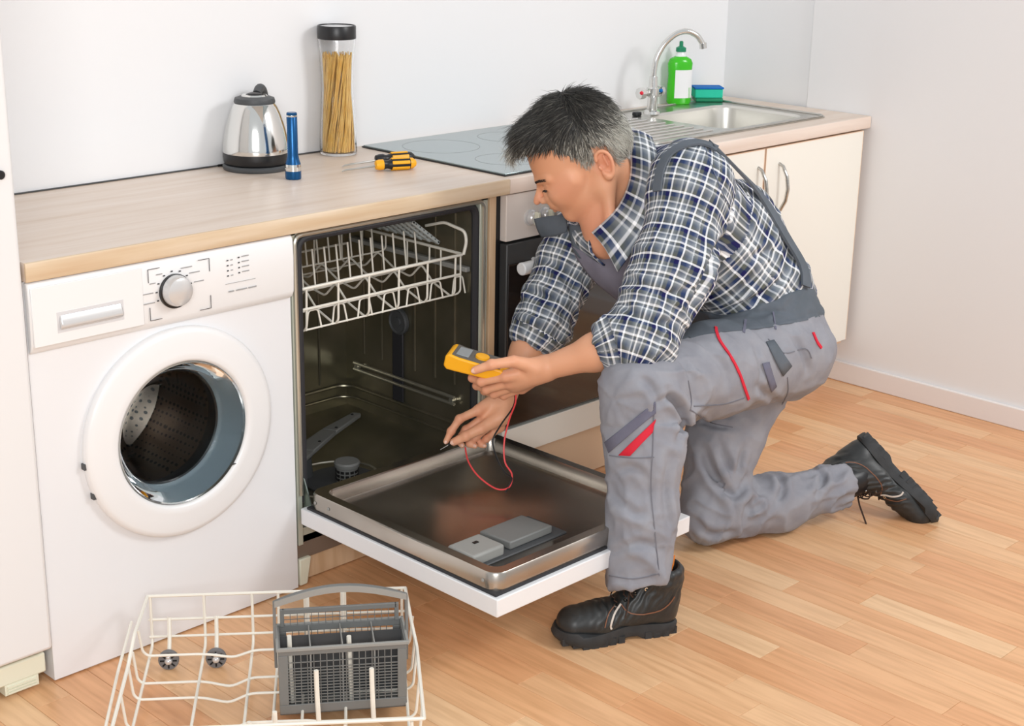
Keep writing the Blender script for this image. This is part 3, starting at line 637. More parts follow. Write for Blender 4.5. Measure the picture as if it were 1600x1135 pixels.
# sponges
sq_ = Vector((2.615, .50, H+.0035)); sg = thing('sponge', sq_, 'teal sponge with blue scouring pad lying behind the sink bowl', 'sponge')
SA = Vector((.75, -.62, 0)).normalized(); SB = Vector((.62, .75, 0)).normalized()
def ob(a, b): return MB().obox(sq_, SA, SB, Z, a, b)
ob((-.045, -.03, .012), (.045, .03, .040)).build('foam', TEAL, sg, bevel=.004, seg=2); ob((-.047, -.032, .040), (.047, .032, .046)).build('scouring_pad', BLUES, sg, bevel=.002); ob((-.040, -.028, 0), (.047, .03, .012)).build('lower_foam', GREENC, sg, bevel=.003)
# kettle
kq = Vector((.862, .484, H)); kt = thing('electric_kettle', kq, 'polished steel electric kettle with black lid and base on the worktop', 'kettle')
MB().lathe([(0, 0), (.078, 0), (.080, .003), (.080, .008), (.076, .012), (.05, .014)], kq, seg=48).build('power_base', DGREYP, kt)
MB().lathe([(.074, .014), (.077, .018), (.0785, .030), (.0782, .040)], kq, seg=56, capa=True).build('lower_band', BLACKP, kt)
prof = [(.0780, .040), (.0785, .042), (.0775, .053), (.0735, .079), (.067, .106), (.059, .131), (.052, .147), (.047, .154)]
MB().lathe(prof, kq, seg=64).build('steel_body', CHROME, kt)
MB().lathe([(.047, .153), (.0485, .158), (.046, .166), (.034, .170), (.030, .1705)], kq, seg=48).build('lid_ring', DGREYP, kt)
MB().lathe([(.031, .170), (.028, .174), (.020, .174), (.019, .171)], kq, seg=40).build('lid_trim', CHROME, kt)
MB().lathe([(.0195, .1705), (.016, .176), (.010, .178), (0, .178)], kq, seg=32).build('lid_knob', BLACKP, kt)
KS = Vector((-.35, -.94, 0)).normalized()      # spout towards the camera side
KT = KS.cross(Z)
m = MB(); a_ = kq+KS*.045
m.add([a_+KT*.020+Z*.153, a_-KT*.020+Z*.153, a_+KS*.026+Z*.156, a_+KS*.018+Z*.108, a_+KT*.012+Z*.118+KS*.01, a_-KT*.012+Z*.118+KS*.01], [(0, 1, 2), (0, 2, 3, 4), (1, 5, 3, 2), (4, 3, 5)]); m.build('spout', CHROME, kt)
KH = Vector((.80, .60, 0)).normalized()
hpz = [kq+KH*.020+Z*.172, kq+KH*.040+Z*.184, kq+KH*.064+Z*.179, kq+KH*.084+Z*.150, kq+KH*.092+Z*.11, kq+KH*.086+Z*.07, kq+KH*.076+Z*.045]
hpz = [h if h.y < D-.012 else Vector((h.x, D-.012, h.z)) for h in hpz]
MB().tube(fillet(hpz, .02, 4), .0105, 12).build('handle', DGREYP, kt)
MB().tube(fillet([(.80, D-.012, H+.003), (.845, D-.015, H+.003), (.88, D-.03, H+.006), (.89, .53, H+.006)], .02), .003, 8).build('power_cord', BLACKP, label='black kettle cord running along the back of the worktop', category='cord')
# torch
tq = Vector((.846, .322, H)); th = thing('torch', tq, 'blue metal torch standing upright in front of the kettle', 'torch')
MB().lathe([(0, 0), (.0175, 0), (.0185, .003), (.0185, .019)], tq, seg=32).build('head', BLUEM, th)
MB().lathe([(.0186, .019), (.0186, .024), (.0182, .0245), (.0182, .028), (.0186, .0285), (.018, .034)], tq, seg=32).build('silver_collar', CHROME, th)
MB().lathe([(.0178, .034), (.0145, .045), (.0125, .055), (.0122, .142), (.0116, .143), (.0116, .146), (.0122, .147), (.0122, .150), (.0105, .152), (0, .152)], tq, seg=32).build('barrel', BLUEM, th)
MB().lathe([(.0125, .1425), (.0128, .144), (.0125, .146)], tq, seg=32).build('end_ring', CHROME, th)
# pasta jar
jq = Vector((1.134, .512, H)); jr = thing('pasta_jar', jq, 'tall waisted glass jar of spaghetti with a black lid against the wall', 'jar')
jp = [(.0455, .002), (.0462, .008), (.0445, .05), (.0415, .10), (.0385, .16), (.039, .20), (.0415, .238), (.045, .272), (.046, .283), (.044, .287)]
inn = [(r-.0025, max(z, .006)) for r, z in jp[::-1]]
MB().lathe([(0, .0), (.044, 0)]+jp+inn+[(0, .006)], jq, seg=56).build('glass_body', GLASS, jr)
MB().lathe([(.040, .283), (.047, .284), (.0475, .287), (.0475, .313), (.046, .316), (.0435, .316), (.0425, .313), (0, .3135)], jq, seg=48).build('lid', BLACKP, jr)
MB().lathe([(.0415, .3138), (0, .3145)], jq, seg=40).build('lid_disc', SILVER, jr)
rp = random.Random(5); sgh = []
base = None
m = MB()
for k in range(230):
    a = rp.random()*2*pi; r = .0405*math.sqrt(rp.random()) if k > 130 else .0395*rp.uniform(.93, 1.0)
    tw = rp.uniform(.5, 1.3)
    pts = []
    zt_ = .243+rp.uniform(-.012, .008)
    for i in range(7):
        t = i/6; z = .008+t*(zt_-.008); pinch = np.interp(z, [0, .05, .10, .16, .20, .25, .29], [.0425, .0415, .0385, .0355, .036, .039, .042])/.0425; aa = a+tw*(t-.5)
        pts.append(jq+Vector((math.cos(aa)*r*pinch, math.sin(aa)*r*pinch, z)))
    m.tube(pts, .00115, 4, caps=True)
m.build('spaghetti', PASTA, jr, kind='stuff')
# screwdrivers
def screwdriver(base, dirv, label, L, ym):
    d_ = Vector(dirv).normalized(); s_ = Z.cross(d_).normalized(); r0 = .0145
    o = thing('screwdriver', base, label, 'screwdriver', 'screwdrivers on the worktop'); b = Vector(base)+Z*r0
    MB().tube([b+Z*-.002, b+d_*L*.9+Z*(-.008), b+d_*L+Z*(-.0105)], [.0026, .0024, .0012], 8).build('shaft', STEEL, o)
    MB().lathe([(.003, .004), (.0105, .002), (.0125, -.006), (.0125, -.016)], b, d_, 20, capa=True).build('collar', YELLOW if ym else BLACKP, o)
    hl = [(.0125, -.016), (.010, -.024), (.0105, -.030), (.0140, -.040), (.0142, -.075), (.012, -.090), (.007, -.096), (0, -.097)]
    MB().lathe(hl, b, d_, 24).build('handle', BLACKP, o)
    for k in range(6):
        a = 2*pi*k/6+.4; n_ = s_*math.cos(a)+Z*math.sin(a); t_ = n_.cross(d_)
        MB().obox(b+n_*.0132-d_*.058, d_, t_, n_, (-.022, -.0042, -.001), (.022, .0042, .0022)).build('grip_inlay', YELLOW, o, bevel=.0018)
    MB().lathe([(.0135, -.082), (.0128, -.090), (.007, -.0975), (0, -.0985)], b, d_, 20).build('end_cap', YELLOW if ym else BLACKP, o)
screwdriver(Vector((1.052, .270, H)), (-.86, .36, 0), 'yellow and black screwdriver, the nearer of the pair on the worktop', .085, True)
screwdriver(Vector((1.100, .325, H)), (-.98, .30, 0), 'black screwdriver with yellow inlays, the one nearer the hob', .09, False)
# ================================================================== IMPLICIT SURFACES (for the figure)
def smin(a, b, k):
    if k <= 0: return np.minimum(a, b)
    h = np.clip(.5+.5*(b-a)/k, 0, 1); return b*(1-h)+a*h-k*h*(1-h)
def smax(a, b, k): return -smin(-a, -b, k)
A3 = lambda v: np.array(v, dtype=np.float32)
def cap(a, b, ra, rb, flat=None, fk=1.0):
    """tapered capsule; flat/fk squeezes it along one direction"""
    a = A3(a); b = A3(b); R_ = max(ra, rb)*max(1, fk)
    def f(p):
        ab = b-a; L2 = float(ab @ ab)+1e-12; t = np.clip(((p-a) @ ab)/L2, 0, 1); q = p-a-t[..., None]*ab
        if flat is not None:
            n = A3(Vector(flat).normalized()); c = q @ n; q = q+(c*(1/fk-1))[..., None]*n
        d = np.sqrt((q*q).sum(-1))-(ra+(rb-ra)*t)
        return d*min(1, fk) if flat is not None else d
    return f, np.minimum(a, b)-R_, np.maximum(a, b)+R_
def ell(c, X, Y, Zx, r):
    c = A3(c); Q = np.array([A3(X), A3(Y), A3(Zx)]); r = A3(r)
    def f(p):
        q = (p-c) @ Q.T; k0 = np.sqrt(((q/r)**2).sum(-1)); k1 = np.sqrt(((q/(r*r))**2).sum(-1))+1e-9; return k0*(k0-1)/k1
    m = float(r.max()); return f, c-m, c+m
def half(o, n):
    o = A3(o); n = A3(Vector(n).normalized()); return lambda p: (p-o) @ n
class Field:
    def __init__(s): s.ops = []
    def u(s, pr, k=.02): s.ops.append(('u', pr, k)); return s
    def sub(s, pr, k=.01): s.ops.append(('s', pr, k)); return s
    def cut(s, fn, k=.002): s.ops.append(('c', fn, k)); return s      # keep where fn<0
    def mesh(s, h):
        lo = np.min([o[1][1] for o in s.ops if o[0] == 'u'], 0)-3*h; hi = np.max([o[1][2] for o in s.ops if o[0] == 'u'], 0)+3*h
        n = np.ceil((hi-lo)/h).astype(int)+1; Dg = np.full(n, 1.0, np.float32)
        ax = [lo[i]+h*np.arange(n[i], dtype=np.float32) for i in range(3)]
        for kind, pr, k in s.ops:
            if kind == 'c':
                for i0 in range(0, n[0], 24):
                    i1 = min(i0+24, n[0]); g = np.stack(np.meshgrid(ax[0][i0:i1], ax[1], ax[2], indexing='ij'), -1).astype(np.float32)
                    Dg[i0:i1] = smax(Dg[i0:i1], pr(g).astype(np.float32), k)
                continue
            f, a, b = pr; m = k+3*h; i0 = np.clip(np.floor((a-m-lo)/h).astype(int), 0, n); i1 = np.clip(np.ceil((b+m-lo)/h).astype(int)+1, 0, n)
            sl = tuple(slice(i0[j], i1[j]) for j in range(3))
            if any(i1 <= i0): continue
            g = np.stack(np.meshgrid(ax[0][sl[0]], ax[1][sl[1]], ax[2][sl[2]], indexing='ij'), -1).astype(np.float32)
            d = f(g).astype(np.float32); Dg[sl] = smin(Dg[sl], d, k) if kind == 'u' else smax(Dg[sl], -d, k)
        return surfnet(Dg, lo, h)
def surfnet(Dg, lo, h):
    s = Dg < 0; n = s.shape
    c = [s[i:n[0]-1+i, j:n[1]-1+j, k:n[2]-1+k] for i in (0, 1) for j in (0, 1) for k in (0, 1)]
    al = c[0].copy(); an = c[0].copy()
    for q in c[1:]: al &= q; an |= q
    act = an & ~al; idx = np.argwhere(act); num = np.full(act.shape, -1, np.int32); num[act] = np.arange(len(idx))
    crn = [(i, j, k) for i in (0, 1) for j in (0, 1) for k in (0, 1)]
    vals = np.stack([Dg[idx[:, 0]+i, idx[:, 1]+j, idx[:, 2]+k] for i, j, k in crn], 1)
    pos = np.zeros((len(idx), 3)); cnt = np.zeros(len(idx))
    for a in range(8):
        for b in range(a+1, 8):
            ca, cb_ = np.array(crn[a]), np.array(crn[b])
            if abs(ca-cb_).sum() != 1: continue
            va, vb = vals[:, a], vals[:, b]; mk_ = (va < 0) != (vb < 0); t = np.where(mk_, va/np.where(va-vb == 0, 1, va-vb), 0)
            pos += mk_[:, None]*(ca+(cb_-ca)*t[:, None]); cnt += mk_
    V_ = lo+h*(idx+pos/cnt[:, None]); F_ = []
    for axi in range(3):
        sl0 = [slice(1, -1)]*3; sl1 = [slice(1, -1)]*3; sl0[axi] = slice(0, -1); sl1[axi] = slice(1, None)
        ch = s[tuple(sl0)] != s[tuple(sl1)]; e = np.argwhere(ch); off = np.ones(3, int); off[axi] = 0; e = e+off
        neg = s[e[:, 0], e[:, 1], e[:, 2]]; u_, v_ = (axi+1) % 3, (axi+2) % 3
        du = np.zeros(3, int); du[u_] = 1; dv = np.zeros(3, int); dv[v_] = 1
        q = [num[tuple((e-x).T)] for x in (du+dv, dv, du*0, du)]; q = np.stack(q, 1)
        q = np.where(neg[:, None], q, q[:, ::-1]); F_.append(q)
    F_ = np.concatenate(F_); F_ = F_[(F_ >= 0).all(1)]; return V_, F_
def vn(p, seed=0):
    """value noise, -1..1"""
    i = np.floor(p).astype(np.int64); f = p-i; f = f*f*(3-2*f); out = 0
    for a in (0, 1):
        for b in (0, 1):
            for c in (0, 1):
                hsh = (i[:, 0]+a)*374761393+(i[:, 1]+b)*668265263+(i[:, 2]+c)*2147483647+seed*974711
                hsh = (hsh ^ (hsh >> 13))*1274126177 & 0xffffffff; hsh = (hsh ^ (hsh >> 16)) & 0xffff
                w_ = (f[:, 0] if a else 1-f[:, 0])*(f[:, 1] if b else 1-f[:, 1])*(f[:, 2] if c else 1-f[:, 2]); out = out+w_*(hsh/32767.5-1)
    return out
def normals(V_, F_):
    a, b, c, d = (V_[F_[:, i]] for i in range(4)); fn = np.cross(c-a, d-b); N_ = np.zeros_like(V_)
    for i in range(4): np.add.at(N_, F_[:, i], fn)
    return N_/(np.linalg.norm(N_, axis=1)[:, None]+1e-12)
def relax(V_, F_, it=2, f=.5):
    for _ in range(it):
        acc = np.zeros_like(V_); cnt = np.zeros(len(V_))
        for i in range(4): np.add.at(acc, F_[:, i], V_[F_[:, (i+1) % 4]]+V_[F_[:, i-1]]); np.add.at(cnt, F_[:, i], 2)
        V_ = V_*(1-f)+f*acc/np.maximum(cnt, 1)[:, None]
    return V_
def npmesh(name, V_, F_, m, parent, attr=None, uv=None, mid=None, **props):
    o3 = np.zeros(3); r0 = parent
    while r0 is not None: o3 = o3+np.array(r0.location); r0 = r0.parent
    me = bpy.data.meshes.new(name); me.from_pydata((V_-o3).tolist(), [], F_.tolist())
    for mm in (m if isinstance(m, (list, tuple)) else [m]): me.materials.append(mm)
    me.shade_smooth()
    if attr is not None:
        ca = me.color_attributes.new('tint', 'FLOAT_COLOR', 'POINT'); ca.data.foreach_set('color', np.concatenate([attr, np.ones((len(attr), 1))], 1).astype(np.float32).ravel())
    if uv is not None: me.uv_layers.new(name='weave').data.foreach_set('uv', uv.astype(np.float32).ravel())
    if mid is not None: me.polygons.foreach_set('material_index', mid.astype(np.int32))
    me.update(); o = bpy.data.objects.new(name, me); COL.objects.link(o); o.parent = parent
    for k, v in props.items(): o[k] = v
    return o
def bones_uv(V_, F_, bones):
    """bones: (a,b,r,refdir,u0). nearest bone per face -> metres along, metres around"""
    best = None
    for a, b, r, ref, u0 in bones:
        a = A3(a); b = A3(b); ab = b-a; L = np.linalg.norm(ab); t = np.clip(((V_-a) @ ab)/L**2, 0, 1); d = np.linalg.norm(V_-a-t[:, None]*ab, axis=1)-r
        e = ab/L; rx = A3(ref); rx = rx-e*(rx @ e); rx /= np.linalg.norm(rx); ry = np.cross(e, rx); q = V_-a
        ang = np.arctan2(q @ ry, q @ rx); u = (q @ e)+u0
        row = (d, u, ang, r)
        best = (best or [])+[row]
    Dm = np.stack([r[0] for r in best]); fd = Dm[:, F_].mean(-1); w_ = fd.argmin(0)
    U_ = np.stack([r[1] for r in best]); An = np.stack([r[2] for r in best]); R_ = np.array([r[3] for r in best])
    fu = U_[w_[:, None], F_]; fa = An[w_[:, None], F_]
    fa = np.where(fa-fa[:, :1] > pi, fa-2*pi, np.where(fa-fa[:, :1] < -pi, fa+2*pi, fa))
    return np.stack([fu, fa*R_[w_][:, None]], -1).reshape(-1, 2), w_, Dm.argmin(0), np.stack([U_, An], -1)
def image_xy(V_):
    q = V_-np.array(CP); d = q @ np.array(FX); return 800+FPX*(q @ np.array(RX))/d, 567.5-FPX*(q @ np.array(UX))/d
def mkhit(objs):
    trees = []
    for o in objs:
        me = o.data; off = o.matrix_world.translation if o.parent is None else Vector(o.parent.location)
        trees.append(BVHTree.FromPolygons([v.co+off for v in me.vertices], [tuple(p.vertices) for p in me.polygons]))
    def hit(px, py, off=0.0):
        d = (P(px, py, 1)-CP).normalized(); best = None
        for t in trees:
            r = t.ray_cast(CP, d)
            if r[0] is not None and (best is None or r[3] < best[2]): best = (r[0], r[1], r[3])
        if best is None: return None
        n_ = best[1] if best[1].dot(d) < 0 else -best[1]; return best[0]+n_*off, n_
    return hit
def smoothpath(path, it=6):
    path = [p_ for p_ in path if p_ is not None]
    for _ in range(it):
        path = [path[0]]+[((path[i-1][0]+path[i][0]*2+path[i+1][0])/4, (path[i-1][1]+path[i][1]*2+path[i+1][1]).normalized()) for i in range(1, len(path)-1)]+[path[-1]]
    return path
def ribbon(path, width, thick, m, name, parent, **kw):
    """a flat strip lying on a surface; path = [(pos, normal)]"""
    path = [p_ for p_ in path if p_ is not None]; vs = []; n = len(path); q = MB(); prev = None
    for i, (c, nn) in enumerate(path):
        t = (path[min(i+1, n-1)][0]-path[max(i-1, 0)][0]).normalized(); sd_ = nn.cross(t).normalized(); wv = width[i] if isinstance(width, (list, tuple)) else width
        for a_, b_ in ((-.5, -.6), (.5, -.6), (.5, 1), (-.5, 1)): vs.append(c+sd_*wv*a_+nn*thick*b_)
    q.add(vs, [(i*4+k, i*4+(k+1) % 4, (i+1)*4+(k+1) % 4, (i+1)*4+k) for i in range(n-1) for k in range(4)]+[(3, 2, 1, 0), tuple((n-1)*4+k for k in range(4))])
    return q.build(name, m, parent, **kw)
def dens(pts, n=6):
    """subdivide a pixel polyline (Catmull-Rom)"""
    out = []; p_ = [pts[0]]+list(pts)+[pts[-1]]
    for i in range(1, len(p_)-2):
        a, b, c, d = (np.array(p_[j], float) for j in (i-1, i, i+1, i+2))
        for k in range(n): t = k/n; out.append(tuple(.5*((2*b)+(-a+c)*t+(2*a-5*b+4*c-d)*t*t+(-a+3*b-3*c+d)*t**3)))
    out.append(tuple(pts[-1])); return out
def groove(V_, F_, lines):
    """press creases into cloth along lines found on its visible side"""
    t = BVHTree.FromPolygons([Vector(v) for v in V_], F_.tolist()); N_ = normals(V_, F_); dsp = np.zeros(len(V_))
    for pts, r, dep in lines:
        c = []
        for x, y in dens(pts, 8):
            h = t.ray_cast(CP, (P(x, y, 1)-CP).normalized())
            if h[0] is not None: c.append(np.array(h[0]))
        if len(c) < 2: continue
        c = np.array(c); n = len(c); near = np.where(((V_ > c.min(0)-4*r) & (V_ < c.max(0)+4*r)).all(1))[0]; vv = V_[near]; dd = np.full(len(near), 9.); tt = np.zeros(len(near))
        for i in range(n-1):
            a, b = c[i], c[i+1]; ab = b-a; k = np.clip(((vv-a) @ ab)/(ab @ ab+1e-12), 0, 1); d = np.linalg.norm(vv-a-k[:, None]*ab, axis=1); m_ = d < dd; dd[m_] = d[m_]; tt[m_] = ((i+k)/(n-1))[m_]
        env = np.sin(np.clip(tt, .04, .96)*pi)**.6; dsp[near] += dep*env*(-np.exp(-(dd/r)**2)+.55*np.exp(-((dd-2.1*r)/(r*1.1))**2))
    return V_+N_*dsp[:, None]
# ------------------------------------------------------------------ figure materials
def tinted(name, rough, scale=0, bmp=0, **kw):
    m = mat(name, (200, 140, 105), rough, **kw); a = nd(m, 'ShaderNodeAttribute', attribute_name='tint'); lk(m, a, 'Color', bs(m), 'Base Color')
    if bmp: bump(m, noise(m, scale, 4), 0, bmp, .0008)
    return m
SKIN = tinted('skin', .5, 260, .25); bs(SKIN).inputs['Subsurface Weight'].default_value = .12; bs(SKIN).inputs['Subsurface Radius'].default_value = (.012, .005, .003); bs(SKIN).inputs['Subsurface Scale'].default_value = .6
HAIR = tinted('hair', .55)
def plaid():
    m = mat('plaid_cotton', (120, 130, 150), .85); uv = nd(m, 'ShaderNodeUVMap', uv_map='weave'); sp_ = nd(m, 'ShaderNodeSeparateXYZ'); lk(m, uv, 0, sp_, 0)
    outs = []
    for ax_, per in ((0, .072), (1, .062)):
        d = nd(m, 'ShaderNodeMath', operation='DIVIDE'); d.inputs[1].default_value = per; lk(m, sp_, ax_, d, 0)
        f = nd(m, 'ShaderNodeMath', operation='FRACT'); lk(m, d, 0, f, 0)
        w_, sl, nv, gy, lt, pw = (252, 253, 255), (112, 118, 130), (70, 78, 112), (116, 118, 114), (152, 158, 162), (208, 211, 214)
        r = ramp(m, [(0, w_), (.05, w_), (.065, nv), (.17, nv), (.20, gy), (.30, gy), (.32, pw), (.355, pw), (.37, sl), (.50, lt), (.52, w_), (.565, w_), (.58, gy), (.66, sl), (.68, pw), (.71, pw), (.73, lt), (.86, sl), (.97, gy)]); lk(m, f, 0, r, 0); outs.append(r)
    mx = nd(m, 'ShaderNodeMix', data_type='RGBA', blend_type='MIX'); mx.inputs[0].default_value = .5; m.node_tree.links.new(outs[0].outputs[0], mx.inputs[6]); m.node_tree.links.new(outs[1].outputs[0], mx.inputs[7])
    bc = nd(m, 'ShaderNodeBrightContrast'); bc.inputs['Contrast'].default_value = .26; bc.inputs['Bright'].default_value = .0; m.node_tree.links.new(mx.outputs[2], bc.inputs[0]); lk(m, bc, 0, bs(m), 'Base Color')
    bump(m, noise(m, 900, 2), 0, .15, .0006); return m
PLAID = plaid()
def cloth(name, a, b, rough=.85):
    m = noisy(name, a, b, 22, rough, detail=4); bump(m, noise(m, 700, 2), 0, .18, .0006); return m
GREYC = cloth('grey_work_cloth', (134, 135, 143), (146, 147, 154)); DARKC = cloth('dark_work_cloth', (84, 92, 100), (92, 99, 108)); SLATE = cloth('slate_cloth', (98, 98, 116), (106, 106, 122)); REDC = mat('red_trim', (206, 28, 52), .8); STITCH = mat('seam_thread', (112, 112, 120), .9)
LEATHER = noisy('black_leather', (34, 36, 37), (46, 48, 48), 30, .42, bmp=.15); SOLE = noisy('rubber_sole', (40, 42, 44), (50, 52, 54), 40, .6); LACE = mat('brown_lace', (58, 40, 30), .8); TRIM = mat('brown_piping', (128, 84, 60), .6); PALE = mat('pale_piping', (206, 196, 186), .5); ORANGE = mat('orange_loop', (232, 128, 30), .7)
# ================================================================== REPAIRMAN
pm = thing('person', (1.30, -.50, 0), 'kneeling grey-haired repairman in plaid shirt and grey overalls holding a yellow multimeter', 'person')
HO = P(900, 235, 3.35); HF = (RX*-.85+UX*-.52).normalized(); HU = (RX*-.52+UX*.85).normalized(); HS = Vector((-FX.x, -FX.y, 0)).normalized(); HF = (HF-HS*HF.dot(HS)).normalized(); HU = (HU-HS*HU.dot(HS)-HF*HU.dot(HF)).normalized()
def hp_(f, u, s=0): return HO+HF*(f/100)+HU*(u/100)+HS*(s/100)
shL = P(1078, 292, 3.27); elL = P(1000, 528, 3.18); wrL = P(852, 576, 3.24)
shR = P(940, 322, 3.57); elR = P(855, 492, 3.51); wrR = P(788, 618, 3.46)
LAT = (shR-shL).normalized()
WC = P(1160, 478, 3.60); CC = P(1062, 350, 3.47); NB = P(980, 312, 3.45)
# ---- body
B = Field()
B.u(cap(WC-LAT*.05, CC-LAT*.06, .09, .095)).u(cap(WC+LAT*.05, CC+LAT*.06, .09, .095), .04).u(cap(shL, shR, .055, .055), .05)
B.u(cap(CC, NB, .09, .075), .04)
B.u(cap(NB, hp_(-3.0, -5.5), .060, .056), .04)
B.u(cap(P(950, 372, 3.40), hp_(1.0, -9), .052, .050), .03)
# head
B.u(ell(hp_(-.6, 2.3), HF, HU, HS, (.108, .098, .079)), .02)
B.u(ell(hp_(4.3, -2.6), HF, HU, HS, (.066, .080, .064)), .02)
B.u(ell(hp_(4.8, -7.8), HF, HU, HS, (.056, .046, .050)), .025)
for s_ in (1, -1):
    B.u(cap(hp_(-2.4, -5.4, 5.6*s_), hp_(-.9, -8.5, 4.9*s_), .013, .013), .02); B.u(cap(hp_(-.9, -8.5, 4.9*s_), hp_(7.6, -11.6, 1.4*s_), .014, .014), .02)
    B.u(cap(hp_(7.6, -6.0, 3.8*s_), hp_(3.5, -4.4, 5.9*s_), .015, .010), .03)
    B.u(cap(hp_(10.2, -1.5, 1.2*s_), hp_(8.0, -1.6, 5.0*s_), .0090, .0075), .012)
B.u(cap(hp_(7.9, -11.7, -.9), hp_(7.9, -11.7, .9), .0125, .0125), .014)
B.u(cap(hp_(10.1, -2.3), hp_(12.4, -5.0), .0068, .0088), .010)
B.u(cap(hp_(12.3, -5.2), hp_(13.1, -5.6), .0088, .0080), .006)
for s_ in (1, -1):
    B.sub(ell(hp_(10.0, -3.3, 3.1*s_), HF, HU, HS, (.009, .0070, .013)), .010)
    B.u(cap(hp_(9.4, -3.6, 1.2*s_), hp_(10.4, -5.9, 1.9*s_), .0075, .0085), .010)
    B.u(ell(hp_(8.75, -3.3, 3.2*s_), HF, HU, HS, (.0128, .0118, .0128)), .002)
    B.u(cap(hp_(9.9, -3.8, 2.0*s_), hp_(9.3, -3.8, 4.4*s_), .0022, .0022), .003)
    B.u(cap(hp_(9.9, -2.8, 2.1*s_), hp_(9.2, -2.9, 4.5*s_), .0024, .0024), .003)
    B.u(ell(hp_(11.5, -6.0, 1.25*s_), HF, HU, HS, (.0105, .0070, .0060)), .006)
    B.sub(cap(hp_(11.9, -6.9, .75*s_), hp_(11.3, -6.2, .75*s_), .0028, .002), .002)
    B.sub(cap(hp_(10.9, -6.6, 2.7*s_), hp_(9.6, -8.4, 3.6*s_), .0008, .0008), .004)
B.u(cap(hp_(10.0, -7.6, -1.6), hp_(10.0, -7.6, 1.6), .010, .010), .012); B.u(cap(hp_(10.4, -8.35, -1.3), hp_(10.4, -8.35, 1.3), .0048, .0048), .008)
B.u(cap(hp_(10.0, -8.6, -2.1), hp_(10.85, -8.4, 0), .0035, .0048), .003).u(cap(hp_(10.0, -8.6, 2.1), hp_(10.85, -8.4, 0), .0035, .0048), .003)
B.u(cap(hp_(9.8, -9.2, -1.7), hp_(10.5, -9.3, 0), .0035, .0054), .003).u(cap(hp_(9.8, -9.2, 1.7), hp_(10.5, -9.3, 0), .0035, .0054), .003)
B.sub(cap(hp_(11.1, -8.88, -1.2), hp_(11.1, -8.88, 1.2), .0010, .0010), .003)
B.sub(cap(hp_(10.2, -10.4, -1), hp_(10.2, -10.4, 1), .003, .003), .008)
# ears
for s_ in (1, -1):
    ef, eu = -1.0, .6
    e0 = [(-2.2, -6.6), (-2.9, -7.9), (-3.9, -7.6), (-4.7, -6.0), (-5.1, -4.2), (-4.7, -2.7), (-3.6, -2.0), (-2.5, -2.4), (-2.0, -3.6)]
    e0 = dens([(a+ef, b+eu) for a, b in e0], 3)
    B.u(ell(hp_(-3.4+ef, -4.7+eu, 7.2*s_), HF, HU, (HS*s_+HF*.25).normalized(), (.014, .026, .006)), .006)
    for a, b in zip(e0, e0[1:]): B.u(cap(hp_(a[0], a[1], (7.6-.22*(a[0]-ef+2))*s_), hp_(b[0], b[1], (7.6-.22*(b[0]-ef+2))*s_), .0036, .0036), .003)
    B.u(cap(hp_(-2.7+ef, -7.6+eu, 7.7*s_), hp_(-2.7+ef, -7.6+eu, 7.7*s_), .006, .006), .006)
    B.u(cap(hp_(-3.9+ef, -3.3+eu, 8.0*s_), hp_(-3.8+ef, -5.6+eu, 8.0*s_), .0026, .0026), .003); B.u(cap(hp_(-2.0+ef, -5.0+eu, 7.7*s_), hp_(-2.1+ef, -5.6+eu, 7.7*s_), .0035, .0035), .004)
    B.sub(ell(hp_(-2.9+ef, -5.1+eu, 8.2*s_), HF, HU, HS, (.006, .009, .006)), .003)
# neck tendon
B.u(cap(hp_(-3.6, -7.5, 5.0), P(955, 372, 3.33), .012, .010), .03)
# arms
B.u(cap(shL, elL, .052, .043), .04).u(cap(elL, wrL+(elL-wrL)*.55, .042, .040), .02).u(cap(wrL+(elL-wrL)*.55, wrL, .039, .0265, flat=(0, .3, 1), fk=.95), .02)
B.u(cap(shR, elR, .052, .043), .04).u(cap(elR, wrR+(elR-wrR)*.55, .042, .038), .02).u(cap(wrR+(elR-wrR)*.55, wrR, .038, .026), .02)
# hands
def finger(pts, rs, k=.004):
    for i in range(len(pts)-1): B.u(cap(pts[i], pts[i+1], rs[i], rs[i+1]), k)
    for i in range(1, len(pts)-1): B.u(cap(pts[i], pts[i], rs[i]+.0009, rs[i]+.0009), k)
fr = (.0105, .0092, .0084, .0068)
LH = dict(index=[(790, 588, 3.235), (752, 597, 3.25), (738, 591, 3.275), (738, 580, 3.30)], middle=[(797, 598, 3.255), (760, 609, 3.28), (745, 603, 3.31), (745, 591, 3.335)], ring=[(805, 604, 3.28), (772, 616, 3.305), (757, 611, 3.335), (756, 599, 3.36)], little=[(815, 607, 3.305), (787, 619, 3.325), (772, 615, 3.35), (770, 605, 3.37)])
RH = dict(index=[(748, 641, 3.43), (718, 655, 3.42), (705, 674, 3.42), (697, 690, 3.42)], middle=[(757, 652, 3.445), (728, 672, 3.44), (716, 688, 3.44), (722, 696, 3.435)], ring=[(768, 662, 3.46), (744, 682, 3.45), (734, 693, 3.445), (742, 697, 3.44)], little=[(780, 668, 3.475), (760, 686, 3.465), (751, 694, 3.455), (757, 697, 3.45)])
TH = dict(L=[(838, 574, 3.225), (803, 565, 3.205), (768, 570, 3.20), (742, 579, 3.205)], R=[(783, 652, 3.43), (752, 670, 3.412), (728, 682, 3.405), (709, 691, 3.41)])
NAILS = []
